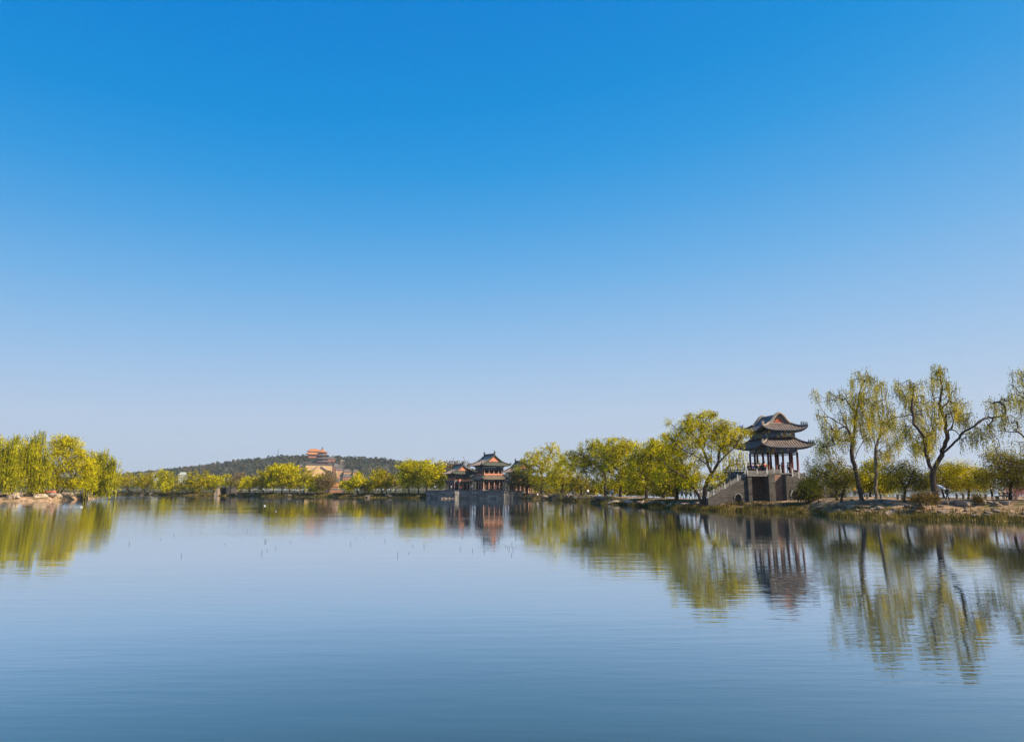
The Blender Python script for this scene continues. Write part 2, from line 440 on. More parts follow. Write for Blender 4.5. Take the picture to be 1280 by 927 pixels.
def mat_water():
    m, nt, bs = new_mat('water')
    nt.nodes.remove(bs)
    body = N(nt, 'ShaderNodeBsdfDiffuse'); body.inputs[0].default_value = (0.028, 0.056, 0.075, 1)
    gl = N(nt, 'ShaderNodeBsdfGlossy'); gl.inputs['Roughness'].default_value = 0.02; gl.inputs['Color'].default_value = (0.96, 0.97, 0.98, 1)
    lw = N(nt, 'ShaderNodeLayerWeight'); lw.inputs[0].default_value = 0.5
    fr = ramp(nt, lw.outputs['Facing'], [(0.0, (.03,) * 3), (0.5, (.05,) * 3), (0.66, (.15,) * 3), (0.75, (.42,) * 3), (0.835, (.78,) * 3), (0.92, (.91,) * 3), (1.0, (.96,) * 3)])
    ms_ = N(nt, 'ShaderNodeMixShader')
    L(nt, fr, ms_.inputs[0]); L(nt, body.outputs[0], ms_.inputs[1]); L(nt, gl.outputs[0], ms_.inputs[2])
    L(nt, ms_.outputs[0], nt.nodes['Material Output'].inputs[0])
    o = objco(nt)
    def wave(sx, sy, scale, rot, detail=2):
        mp = N(nt, 'ShaderNodeMapping')
        mp.inputs['Scale'].default_value = (sx, sy, 1)
        mp.inputs['Rotation'].default_value = (0, 0, rot)
        L(nt, o, mp.inputs[0])
        return noise(nt, scale, detail, mp.outputs[0], 0.55)
    w1 = wave(0.22, 1.0, 2.6, R(4), 3)       # small ripples, crests across the view
    w2 = wave(0.12, 0.55, 1.0, R(-7), 2)     # longer swell
    patch = ramp(nt, wave(0.5, 1.0, 0.05, R(10), 3), [(0.40, (0.25, 0.25, 0.25)), (0.62, (1, 1, 1))])
    mu = N(nt, 'ShaderNodeMath', operation='MULTIPLY'); L(nt, w1, mu.inputs[0]); L(nt, patch, mu.inputs[1])
    b1 = N(nt, 'ShaderNodeBump'); b1.inputs['Strength'].default_value = 1.0; b1.inputs['Distance'].default_value = WAVE1
    b2 = N(nt, 'ShaderNodeBump'); b2.inputs['Strength'].default_value = 1.0; b2.inputs['Distance'].default_value = WAVE2
    L(nt, mu.outputs[0], b1.inputs['Height'])
    L(nt, w2, b2.inputs['Height'])
    L(nt, b2.outputs[0], b1.inputs['Normal'])
    for n_ in (body, gl, lw): L(nt, b1.outputs[0], n_.inputs['Normal'])
    return m
WAVE1, WAVE2 = 0.0085, 0.006
M['water'] = mat_water()

# ------------------------------------------------------------------ water, land
def sheet(name, x0, x1, y0, y1, z, mat):
    me = bpy.data.meshes.new(name)
    me.from_pydata([(x0, y0, z), (x1, y0, z), (x1, y1, z), (x0, y1, z)], [], [(0, 1, 2, 3)])
    me.materials.append(mat)
    o = bpy.data.objects.new(name, me); COL.objects.link(o)
    return tag(o, kind='structure')
sheet('lake_water', -2500, 2500, -400, 1010, 0, M['water'])

def lerp_table(T, x):
    if x <= T[0][0]: return T[0][1]
    for (a, b), (c, d) in zip(T, T[1:]):
        if x <= c:
            t = (x - a) / (c - a)
            return b + (d - b) * t
    return T[-1][1]
# causeway shore: photo column -> row of the waterline ; width; crest height
SH_V = [(-260, 617.3), (0, 617.7), (140, 618.2), (200, 618.7), (280, 619.5), (360, 620.4), (440, 621.4), (535, 622.4), (640, 622.6), (663, 623.2),
        (695, 624.6), (725, 627.0), (767, 630.2), (800, 632.6), (850, 635.8), (900, 638.2), (960, 638.8), (1010, 640.5), (1040, 645), (1060, 646.5), (1150, 649), (1280, 651.5), (1480, 655)]
SH_W = [(-260, 24), (535, 26), (640, 34), (760, 26), (860, 24), (1000, 34), (1060, 38), (1480, 42)]
SH_H = [(-260, 0.85), (300, 0.95), (530, 1.2), (640, 1.3), (760, 1.35), (860, 1.3), (1000, 1.45), (1060, 1.85), (1480, 1.9)]
def hill_noise(x, y):
    return 0.5 * sin(x * 0.31 + 1.3 * sin(y * 0.23)) * cos(y * 0.37 + x * 0.11) + 0.3 * sin(x * 0.9 + y * 0.7) * sin(y * 1.1 - x * 0.4)
def shore_D(u):
    d = wd(lerp_table(SH_V, u))
    return d
def land_profile(t, w, h, k):
    # t metres inland from the waterline
    rise = k
    if t < 0: return max(-0.6, t * 0.5)
    if t < rise: s = t / rise; return h * (s * s * (3 - 2 * s)) * 0.92 + 0.05
    if t > w - 3: s = (w - t) / 3; return h * max(-0.5, s)
    return h
def land_z(u, D):
    d0 = shore_D(u); w = lerp_table(SH_W, u); h = lerp_table(SH_H, u)
    k = 6.5 if u < 900 else 5.5 + min(1, (u - 900) / 180) * 4.5
    t = D - d0
    z = land_profile(t, w, h, k)
    if 0.5 < t < w - 2:
        X = pt(u, 618, D).x
        z += 0.16 * hill_noise(X, D) * min(1, (t - 0.5) / 3)
    return z
def make_land(name, u0, u1, nu, fD0, fW, fz):
    V = []; nt_ = 46
    for i in range(nu + 1):
        u = u0 + (u1 - u0) * i / nu
        d0, w = fD0(u), fW(u)
        for j in range(nt_ + 1):
            s = j / nt_
            t = -1.2 + (w + 2.4) * (s ** 1.6)
            D = d0 + t
            X = pt(u, 618, D).x
            V.append((X, D, fz(u, D)))
    idx = np.arange((nu + 1) * (nt_ + 1)).reshape(nu + 1, nt_ + 1)
    F = np.stack([idx[:-1, :-1], idx[1:, :-1], idx[1:, 1:], idx[:-1, 1:]], -1).reshape(-1, 4)
    o = np_mesh(name, V, [F], M['soil'], smooth=True)
    return tag(o, kind='structure')
make_land('causeway_ground', -260, 1480, 460, shore_D, lambda u: lerp_table(SH_W, u), land_z)

# islet on the left
IS_V = [(-260, 627.5), (0, 626.2), (60, 625.8), (95, 624.3), (118, 622.6), (130, 621.6)]
IS_W = [(-260, 34), (80, 24), (112, 12), (124, 6), (130, 1.0)]
def islet_D(u): return wd(lerp_table(IS_V, u))
def islet_z(u, D):
    w = lerp_table(IS_W, u); h = 1.0 * min(1, (131 - u) / 30)
    t = D - islet_D(u)
    z = land_profile(t, w, h, min(3.0, w * 0.4))
    if 0.5 < t < w - 1: z += 0.12 * hill_noise(pt(u, 618, D).x, D)
    return z
make_land('islet_ground', -260, 131, 120, islet_D, lambda u: lerp_table(IS_W, u), islet_z)

# far shore, plain and hill
def hill_top(u):
    return lerp_table([(-400, 604), (100, 598), (160, 592), (200, 588), (250, 582), (300, 576), (345, 570.5), (390, 570), (430, 572), (470, 573.5), (500, 577), (545, 581), (600, 589), (660, 597), (760, 603), (1700, 605)], u)
RID = 1380.0
def hill_z(X, Y):
    u = X / Y * 882 + 640
    top = pt(u, hill_top(u), RID).z - 7.5
    if top < 3: top = 3
    if Y < 1090: s = 0
    elif Y < RID: s = (Y - 1090) / (RID - 1090); s = s * s * (3 - 2 * s)
    else: s = max(0, 1 - (Y - RID) / 500); s = s * s * (3 - 2 * s)
    return 1.2 + (top - 1.2) * s + (1.5 * sin(X * 0.02) * sin(Y * 0.025) * s)
def make_hill():
    xs = np.linspace(-1500, 1600, 140); ys = np.concatenate([[985, 990, 1000], np.linspace(1010, 2000, 60)])
    V = []
    for x in xs:
        for y in ys:
            z = hill_z(x, y) if y > 992 else (-1.0 if y < 987 else 0.8)
            V.append((x, y, z))
    idx = np.arange(len(V)).reshape(len(xs), len(ys))
    F = np.stack([idx[:-1, :-1], idx[1:, :-1], idx[1:, 1:], idx[:-1, 1:]], -1).reshape(-1, 4)
    tag(np_mesh('hill_ground', V, [F], M['hill_soil'], smooth=True), kind='structure')
make_hill()
sheet('plain_ground', -5000, 5000, 1995, 5000, 1.1, M['hill_soil'])

# ------------------------------------------------------------------ foliage machinery
def rhombs(C, A, B):
    """leaf quads with centres C and half axes A, B"""
    n = len(C)
    V = np.empty((n, 4, 3), np.float32)
    V[:, 0] = C - A; V[:, 1] = C + B; V[:, 2] = C + A; V[:, 3] = C - B
    return V.reshape(-1, 3), np.arange(n * 4).reshape(n, 4)
def rand_unit(rng, n):
    v = rng.normal(size=(n, 3)); return v / np.linalg.norm(v, axis=1)[:, None]
def leaf_cloud(rng, P, size, aspect=0.55, flat=0.0):
    """random leaves at points P"""
    n = len(P)
    a = rand_unit(rng, n); a[:, 2] *= (1 - flat); a /= np.linalg.norm(a, axis=1)[:, None]
    b = np.cross(a, rand_unit(rng, n)); b /= (np.linalg.norm(b, axis=1)[:, None] + 1e-9)
    s = size * rng.uniform(0.6, 1.35, n)[:, None]
    return rhombs(P, a * s * 0.5, b * s * 0.5 * aspect)

class Tree:
    def __init__(self, base, seed):
        self.rng = np.random.default_rng(seed)
        self.base = Vector(base)
        self.pos = [np.zeros(3)]; self.par = [-1]
        self.tips = []
    def node(self, p, parent):
        self.pos.append(np.array(p, float)); self.par.append(parent)
        return len(self.pos) - 1
    def limb(self, P, start=None):
        """P world points; linked from the nearest node (or start)"""
        L_ = [np.array(p - self.base) for p in P]
        if start is None:
            A = np.array(self.pos)
            start = int(np.argmin(((A - L_[0]) ** 2).sum(1)))
        cur = start
        prev = self.pos[start]
        # smooth the polyline a little by adding jittered midpoints
        for q in L_:
            d = np.linalg.norm(q - prev)
            k = max(1, int(d / self.step))
            for i in range(1, k + 1):
                t = i / k
                p = prev + (q - prev) * t
                if i < k: p = p + self.rng.normal(size=3) * d * 0.025
                cur = self.node(p, cur)
            prev = q
        return cur
    def grow(self, attr, up=0.35, drop_pen=0.6):
        """join every attractor to the nearest wood with a curved twig"""
        A = np.array(attr)
        cap = len(self.pos) + len(A) * 14 + 10
        pos = np.zeros((cap, 3)); n = len(self.pos); pos[:n] = np.array(self.pos)
        dmin = np.array([((pos[1:n] - a) ** 2).sum(1).min() if n > 1 else (a ** 2).sum() for a in A])
        order = np.argsort(dmin)
        for ai in order:
            a = A[ai]
            d = a - pos[:n]
            dist = np.sqrt((d ** 2).sum(1))
            cost = dist + drop_pen * np.maximum(0, -d[:, 2]) * 1.0 - 0.0
            cost[0] += 3
            j = int(np.argmin(cost)); L0 = dist[j]
            if L0 < 0.15: self.tips.append(j); continue
            k = min(12, max(1, int(round(L0 / self.step))))
            p0 = pos[j]; pp = pos[self.par[j]] if self.par[j] >= 0 else p0 - [0, 0, 1]
            dirn = p0 - pp; dirn = dirn / (np.linalg.norm(dirn) + 1e-9)
            c = p0 + (dirn * 0.3 + (a - p0) / L0 * 0.3 + np.array([0, 0, up * 0.35])) * L0
            cur = j
            for i in range(1, k + 1):
                t = i / k
                p = (1 - t) ** 2 * p0 + 2 * t * (1 - t) * c + t * t * a
                if i < k: p = p + self.rng.normal(size=3) * self.step * 0.10
                pos[n] = p; self.pos.append(p); self.par.append(cur); cur = n; n += 1
            self.tips.append(cur)
    def wood(self, name, mat, parent, r_tip=0.02, r_base=0.3, nseg=5, rmin=0.0):
        n = len(self.pos)
        P = np.array(self.pos); par = np.array(self.par)
        cnt = np.zeros(n)
        haskid = np.zeros(n, bool); haskid[par[1:]] = True
        cnt[~haskid] = 1
        for i in range(n - 1, 0, -1): cnt[par[i]] += cnt[i]
        tot = max(cnt[0], 2)
        ex = math.log(r_base / r_tip) / math.log(tot)
        r = r_tip * cnt ** ex
        # root flare
        child = np.arange(1, n); pa = par[1:]
        r0 = r[pa].copy(); r1 = r[child]
        big = r0 > r1 * 1.5
        r0[big] = np.minimum(r0[big], r1[big] * 1.25)
        fl = pa == 0; r0[fl] = r[child][fl] * 1.35
        keep = np.maximum(r0, r1) >= rmin
        a = P[pa][keep]; b = P[child][keep]; r0 = r0[keep]; r1 = r1[keep]
        d = b - a; ln = np.linalg.norm(d, axis=1) + 1e-9; d /= ln[:, None]
        a = a - d * (r0 * 0.35)[:, None]
        ref = np.where(np.abs(d[:, 2:3]) < 0.9, np.array([[0, 0, 1.0]]), np.array([[1.0, 0, 0]]))
        s = np.cross(d, ref); s /= np.linalg.norm(s, axis=1)[:, None]; u = np.cross(s, d)
        m = len(a); V = np.empty((m, 2, nseg, 3))
        for k in range(nseg):
            an = 2 * pi * k / nseg
            o = s * cos(an) + u * sin(an)
            V[:, 0, k] = a + o * r0[:, None]; V[:, 1, k] = b + o * r1[:, None]
        base = (np.arange(m) * 2 * nseg)[:, None]
        F = []
        for k in range(nseg):
            k2 = (k + 1) % nseg
            F.append(base + np.array([[k, k2, nseg + k2, nseg + k]]))
        self.rad = r
        return np_mesh(name, V.reshape(-1, 3), [np.concatenate(F)], mat, parent, smooth=True)

def blob_points(rng, blobs, n, base, shell=2.4):
    """attractors inside a union of ellipsoids (world centre, radii)"""
    vol = np.array([max(b[1][0] * b[1][1] * b[1][2], 0.01) ** 0.8 * (b[2] if len(b) > 2 else 1) for b in blobs])
    pk = rng.choice(len(blobs), n, p=vol / vol.sum())
    out = []
    for i in pk:
        c, r = blobs[i][0], blobs[i][1]
        d = rand_unit(rng, 1)[0] * rng.uniform() ** (1 / shell)
        out.append(np.array(c) + d * np.array(r))
    return np.array(out) - np.array(base)

def px_blobs(B, D):
    """(u, v, ru, rv[, depth offset, depth radius, weight]) in photo pixels at distance D"""
    out = []
    for b in B:
        dd = b[4] if len(b) > 4 else 0
        s = (D + dd) / FPX
        rd = b[5] if len(b) > 5 and b[5] else b[2] * s
        out.append((pt(b[0], b[1], D + dd), (b[2] * s, rd, b[3] * s), b[6] if len(b) > 6 else 1))
    return out

def tree(name, label, group, u, D, z, blobs, leaf='leaf_green', n=90, leaves=26, spread=0.8, size=0.34, kind='round', seed=1,
         limbs=(), r_base=0.3, fork=None, strands=(2.0, 5.0), per=5, bark='bark', cat='tree', step=0.8, nseg=5, dens=1.0, base_v=None, parts=('trunk', 'crown'), seglen=0.22, lw=0.055, loc_drop=0.15, up=0.35, r_tip=0.018, sparse=False, droop=0.35, bare=0.0):
    b0 = pt(u, 618, D); base = Vector((b0.x, D, z - loc_drop))
    root = empty(name, base)
    tag(root, label, cat, group)
    t = Tree(base, seed); t.step = step
    rng = t.rng
    BL = px_blobs(blobs, D)
    zc = np.mean([b[0][2] for b in BL]); zb = min(b[0][2] - b[1][2] for b in BL)
    if limbs:
        for lb in limbs:
            if lb[0] == 'T':      # from the root
                t.limb([pt(q[0], q[1], D + (q[2] if len(q) > 2 else 0)) for q in lb[1:]], 0)
            else:
                t.limb([pt(q[0], q[1], D + (q[2] if len(q) > 2 else 0)) for q in lb])
    else:
        h = max(1.0, 0.8 * (zb - base.z)) if fork is None else fork
        lean = rng.normal(size=2) * h * 0.10
        t.limb([base + Vector((lean[0] * 0.4, lean[1] * 0.4, h * 0.5)), base + Vector((lean[0], lean[1], h))], 0)
    at = blob_points(rng, BL, n, base)
    at = at[at[:, 2] > 0.6]
    t.grow(at, up=up)
    t.wood(parts[0], M[bark], root, r_base=r_base, r_tip=r_tip, nseg=nseg)
    tips = np.array([t.pos[i] for i in t.tips])
    if kind == 'round':
        k = int(leaves * dens)
        tips = tips[rng.uniform(size=len(tips)) > bare]
        P = np.repeat(tips, k, 0)
        # flattened clumps of uneven size
        sc = np.repeat(rng.uniform(0.45, 1.15, len(tips)), k)[:, None]
        P = P + rng.normal(size=P.shape) * np.array([1, 1, 0.75]) * spread * sc * 0.52
        P[:, 2] -= rng.exponential(droop, len(P)) * sc[:, 0]
        P = P[P[:, 2] > 0.3]
        V, F = leaf_cloud(rng, P, size)
        np_mesh(parts[1], V, [F], M[leaf], root)
    else:
        C = []; A = []; B_ = []
        ns = int(per * dens)
        for p in tips:
            lush = rng.choice([0.0, 0.5, 1.2, 2.6], p=[.28, .27, .25, .2]) if sparse else rng.uniform(.6, 1.4)
            for _ in range(int(ns * lush)):
                s = p + rng.normal(size=3) * spread * 0.5
                ln = rng.uniform(*strands)
                ln = min(ln, s[2] - 0.5 - 3.0 * rng.uniform() ** 2)
                if ln < 0.3: continue
                m = max(2, int(ln / seglen))
                tt = np.arange(m) / m
                sway = rng.normal(size=2) * 0.10 * ln
                X = np.stack([s[0] + sway[0] * tt ** 1.5 + rng.normal(size=m) * 0.05, s[1] + sway[1] * tt ** 1.5 + rng.normal(size=m) * 0.05, s[2] - ln * tt + rng.normal(size=m) * 0.06], 1)
                X = X[rng.uniform(size=m) > 0.06]
                m = len(X)
                a = np.tile([0, 0, -1.0], (m, 1)) + rng.normal(size=(m, 3)) * 0.28
                a /= np.linalg.norm(a, axis=1)[:, None]
                b = np.cross(a, rand_unit(rng, m)); b /= np.linalg.norm(b, axis=1)[:, None]
                C.append(X); A.append(a * seglen * 0.75 * rng.uniform(0.7, 1.3, m)[:, None]); B_.append(b * lw * rng.uniform(0.7, 1.4, m)[:, None])
        V, F = rhombs(np.concatenate(C), np.concatenate(A), np.concatenate(B_))
        np_mesh(parts[1], V, [F], M[leaf], root)
    return root

#==PART2==
# ------------------------------------------------------------------ hill forest and far belts (uncountable masses)
def forest(name, pts, hs, mats_name, seed, leaves=34, round_=0.5):
    rng = np.random.default_rng(seed)
    P = np.array(pts); hs = np.array(hs)
    n = len(P)
    k = leaves
    c = np.repeat(P, k, 0); h = np.repeat(hs, k)
    t = rng.uniform(0.12, 1.0, n * k)
    r = h * 0.36 * np.sqrt(np.clip(1.08 - t ** 1.7, 0, 1)) * rng.uniform(0.5, 1.0, n * k)
    a = rng.uniform(0, 2 * pi, n * k)
    X = np.stack([c[:, 0] + r * np.cos(a), c[:, 1] + r * np.sin(a), c[:, 2] + t * h], 1)
    V, F = leaf_cloud(rng, X, 1.0, 0.9)
    # scale the leaves with the tree
    V = V.reshape(-1, 4, 3); m = V.mean(1, keepdims=True)
    V = (m + (V - m) * (h * 0.26)[:, None, None]).reshape(-1, 3)
    o = np_mesh(name, V, [F], M[mats_name])
    return o
rng = np.random.default_rng(5)
def palace_gap(u, v):
    return 371 < u < 428 and v > 578
pts = []; hs = []; pb = []; hb = []
tries = 0
while len(pts) < 3400:
    Y = rng.uniform(1085, 1440); u = rng.uniform(60, 720)
    X = (u - 640) / 882 * Y
    z = hill_z(X, Y)
    if z < 6 and Y > 1140 and rng.uniform() < 0.7: continue
    uu = X / Y * 882 + 640
    vv = HOR - (z - CAMZ) / Y * FPX
    if 381 < uu < 417 and 1120 < Y < 1235: continue
    if palace_gap(uu, vv) and rng.uniform() < 0.6: continue
    h = rng.uniform(6.5, 11.5)
    if rng.uniform() < (0.16 if uu > 300 else 0.5): pb.append((X, Y, z)); hb.append(h * 0.85)
    else: pts.append((X, Y, z)); hs.append(h)
tag(forest('hill_wood', pts, hs, 'pine', 11), kind='stuff')
tag(forest('bare_hill_wood', pb, hb, 'pine_brown', 12, 26), kind='stuff')
# tree belt along the far shore
pts = []; hs = []
for i in range(1500):
    Y = rng.uniform(992, 1075); u = rng.uniform(-350, 1750)
    if 374 < u < 430 : continue
    X = (u - 640) / 882 * Y
    h = rng.uniform(5, 10.5) * (1.0 + 0.25 * sin(u * 0.02))
    pts.append((X, Y, 1.0)); hs.append(h)
tag(forest('far_shore_wood', pts, hs, 'far_leaf', 13, 40), kind='stuff')

# ------------------------------------------------------------------ trees of the far bank (table: label, u, blobs, leaf, attractors)
FAR = 'spring trees lined along the far bank of the lake'
def far_tree(label, u, blobs, leaf, n, seed, off=7, leaves=22, size=0.5, spread=1.15, bark='bark', kind='round', dens=1.0, **kw):
    D = shore_D(u) + off
    blobs = [(b[0], b[1] + 0.8, b[2] * 1.3, b[3] * 1.2) + tuple(b[4:]) for b in blobs]
    n = int(n * 1.9); dens *= 1.7
    tree('bank_tree', label, FAR, u, D, land_z(u, D), blobs, leaf, n, leaves, spread, size, kind, seed, r_base=0.22, step=1.1, bark=bark, nseg=4, dens=dens, **kw)
far_tree('olive tree on the far bank, first right of the weeping willow islet', 161, [(160, 600, 11, 9), (154, 596, 7, 8), (150, 603, 9, 8)], 'leaf_gold', 46, 21)
far_tree('broad orange-tinged tree on the far bank, second from the islet', 181, [(176, 602, 12, 9), (188, 600, 12, 10), (182, 596, 10, 8)], 'leaf_gold', 60, 22)
far_tree('tall green tree on the far bank left of the pale roofed hall', 205, [(205, 593, 10, 9), (203, 603, 10, 9), (211, 600, 7, 8)], 'leaf_green', 60, 23)
far_tree('low bright yellow-green tree tucked under its neighbours on the far bank, left part', 214, [(213, 607, 10, 6)], 'leaf_yellow', 26, 24, off=4)
far_tree('sparse dull brown-green tree before the pale roofed hall', 233, [(232, 600, 11, 9), (226, 605, 8, 7), (238, 605, 9, 7)], 'leaf_olive', 46, 25, dens=0.7)
far_tree('orange-topped tree on the far bank left of the small stone bridge', 249, [(250, 597, 12, 10), (246, 605, 11, 7), (257, 603, 9, 8)], 'leaf_gold', 62, 26)
far_tree('yellow tree just behind the small stone bridge, left of two', 266, [(264, 600, 11, 8), (270, 603, 11, 7)], 'leaf_yellow', 46, 27, off=13)
far_tree('green tree just behind the small stone bridge, right of two', 285, [(283, 602, 10, 9), (290, 606, 8, 6)], 'leaf_green', 40, 28, off=12)
far_tree('pale brown budding tree on the far bank right of the stone bridge', 301, [(299, 598, 10, 9), (303, 604, 9, 8)], 'leaf_bare', 40, 29, off=14, dens=0.6)
far_tree('low yellow tree with dense crown on the far bank below the hill slope', 311, [(309, 601, 9, 7), (305, 605, 7, 5)], 'leaf_yellow', 30, 30, off=4)
far_tree('slim olive tree on the far bank left of the biggest yellow crown', 329, [(326, 598, 9, 11), (332, 594, 8, 10), (322, 605, 7, 6)], 'leaf_gold', 48, 31, dens=0.8)
far_tree('thin tree with airy pale crown touching the biggest yellow crown', 341, [(340, 592, 8, 10), (337, 602, 8, 8)], 'leaf_olive', 34, 32, dens=0.6)
far_tree('widest yellow-green tree on the far bank left of the hill palace', 352, [(350, 589, 14, 10), (358, 586, 13, 8), (346, 598, 12, 9), (360, 598, 10, 8)], 'leaf_yellow', 120, 33)
far_tree('yellow-green tree with two stems right beside the widest crown', 362, [(367, 590, 9, 11), (369, 601, 9, 7), (362, 603, 8, 6)], 'leaf_yellow', 60, 34, off=10)
far_tree('tall sparse tree with dark stem before the left end of the palace wall', 380, [(380, 594, 8, 10), (377, 602, 9, 7), (386, 599, 7, 9)], 'leaf_gold', 44, 35, dens=0.6)
far_tree('thin half-bare tree before the middle of the palace wall', 397, [(398, 600, 10, 9), (404, 597, 8, 7), (390, 596, 8, 8)], 'leaf_gold', 56, 36, dens=0.6, off=9)
far_tree('low dense green tree below the palace wall', 392, [(390, 606, 8, 5), (397, 608, 8, 4)], 'leaf_green', 26, 37, off=5)
far_tree('thin brownish tree before the right end of the palace wall', 410, [(409, 599, 10, 10), (414, 597, 7, 7)], 'leaf_bare', 44, 38, dens=0.7)
far_tree('low round dark green tree right of the orange gate roofs', 436, [(434, 606, 9, 6), (441, 604, 7, 6)], 'leaf_green', 36, 39, off=5)
far_tree('small yellow tree on a bare stem right of the hill palace', 447, [(447, 598, 8, 7), (452, 601, 6, 6)], 'leaf_yellow', 36, 40, off=8, dens=0.9)
far_tree('low dark green tree between two golden crowns on the far bank', 461, [(461, 606, 8, 5)], 'leaf_dark', 20, 41, off=11)
far_tree('golden rounded tree midway between hill palace and lakeside pavilion', 477, [(477, 594, 11, 8), (472, 602, 11, 8), (484, 601, 10, 8)], 'leaf_gold', 66, 42)
far_tree('grey-brown leafless looking tree left of the dense bright clump', 494, [(495, 601, 7, 8)], 'leaf_bare', 22, 43, off=13, dens=0.4, bark='bark_pale')
far_tree('bright tree at the left of the dense clump beside the lakeside halls', 511, [(508, 590, 11, 13), (512, 582, 10, 8), (504, 601, 9, 8)], 'leaf_yellow', 90, 44, off=7, size=0.42)
far_tree('tallest bright tree in the middle of the dense clump beside the lakeside halls', 523, [(524, 584, 13, 10), (524, 596, 14, 10), (517, 590, 10, 12)], 'leaf_green', 110, 45, off=9, size=0.42)
far_tree('bright tree at the right of the dense clump, against the lakeside hall', 533, [(540, 585, 13, 11), (547, 593, 10, 11), (538, 598, 12, 9), (551, 600, 6, 7)], 'leaf_yellow', 120, 46, off=5, size=0.42)
far_tree('brown budding tree behind the lower lakeside hall roof', 562, [(561, 584, 9, 9), (570, 583, 8, 7)], 'leaf_bare', 40, 47, off=24, dens=0.55)
far_tree('thin pale tree between the two lakeside hall roofs', 583, [(582, 584, 7, 8)], 'leaf_bare', 22, 48, off=25, dens=0.4, bark='bark_pale')

# ------------------------------------------------------------------ right shore groups
MID = 'leafy trees on the causeway between lakeside hall and bridge pavilion'
def mid_tree(label, u, off, blobs, leaf, n, seed, leaves=34, size=0.27, spread=0.95, **kw):
    D = shore_D(u) + off
    kw.setdefault('r_base', 0.3)
    blobs = [(b[0], b[1] - 0.5, b[2] * 1.16, b[3] * 1.2) + tuple(b[4:]) for b in blobs] + [(u, 601, 17, 8, 0, 0, .6)]
    n = int(n * 2.3); kw.setdefault('dens', 1.15); kw.setdefault('fork', 2.2); kw.setdefault('r_tip', .036); kw.setdefault('bare', .14)
    tree('bank_tree', label, MID, u, D, land_z(u, D), blobs, leaf, n, leaves, spread, size, 'round', seed, step=0.8, **kw)
mid_tree('dark low tree leaning over rocks right of the lakeside hall', 659, 6, [(650, 600, 12, 12), (660, 595, 13, 14), (646, 590, 8, 9), (667, 606, 9, 7)], 'leaf_dark', 120, 61)
mid_tree('high-topped yellow-green tree beside the lakeside hall with wispy tip', 677, 8, [(676, 572, 17, 12), (690, 560, 10, 7), (664, 575, 12, 10), (682, 590, 20, 13), (700, 573, 10, 9), (655, 583, 10, 8)], 'leaf_yellow', 230, 62,
         limbs=[('T', (678, 600), (676, 588)), ((676, 588), (664, 574, -2)), ((676, 588), (686, 570, 1), (692, 557, 2))])
mid_tree('rounded yellow tree overlapping the high-topped one, third from lakeside hall', 703, 9, [(706, 583, 14, 12), (700, 595, 16, 11), (714, 597, 10, 9), (690, 600, 10, 8)], 'leaf_yellow', 150, 63)
mid_tree('small dark understorey tree between the rounded yellow tree and wide olive one', 727, 9, [(726, 600, 12, 11), (716, 606, 9, 7)], 'leaf_olive', 60, 64)
mid_tree('wide olive tree with bare limb reaching left over the water edge', 757, 10, [(740, 556, 14, 7), (712, 574, 12, 10), (735, 570, 18, 12), (752, 560, 18, 10), (725, 578, 14, 12), (745, 583, 20, 14), (722, 565, 9, 6), (762, 572, 14, 14)], 'leaf_green', 250, 65,
         limbs=[('T', (757, 600), (756, 592)), ((756, 592), (748, 583, -1), (735, 573, -2), (716, 562, -2)), ((756, 592), (758, 575, 2), (755, 558, 3)), ((756, 592), (768, 578, 0), (772, 562, 0))])
mid_tree('bushy yellow tree with twiggy top in the middle of the causeway group', 775, 12, [(772, 562, 17, 12), (785, 558, 14, 9), (768, 549, 12, 5, 0, 0, 0.5), (775, 580, 18, 14), (786, 595, 14, 12)], 'leaf_yellow', 220, 66)
mid_tree('slender dark straight-stemmed tree with forked crown left of the walking group', 808, 6, [(806, 570, 15, 12), (796, 583, 14, 13), (815, 560, 13, 8), (815, 590, 12, 12), (790, 600, 11, 8)], 'leaf_green', 190, 67,
         limbs=[('T', (808.5, 610), (808, 598)), ((808, 598), (798, 588, -1), (786, 588, -1)), ((808, 598), (816, 586, 0), (812, 570, 1), (813, 560, 1)), ((808, 598), (803, 582, 1), (800, 570, 1))])
mid_tree('yellow-topped tree behind the slender straight-stemmed one', 829, 14, [(822, 556, 14, 9), (828, 566, 16, 12), (820, 580, 14, 14), (835, 585, 12, 12)], 'leaf_yellow', 150, 68)
mid_tree('dull olive spreading tree over the walking group left of the bridge', 846, 9, [(838, 596, 18, 12), (856, 600, 16, 10), (830, 603, 14, 8), (848, 585, 14, 10)], 'leaf_olive', 150, 69)
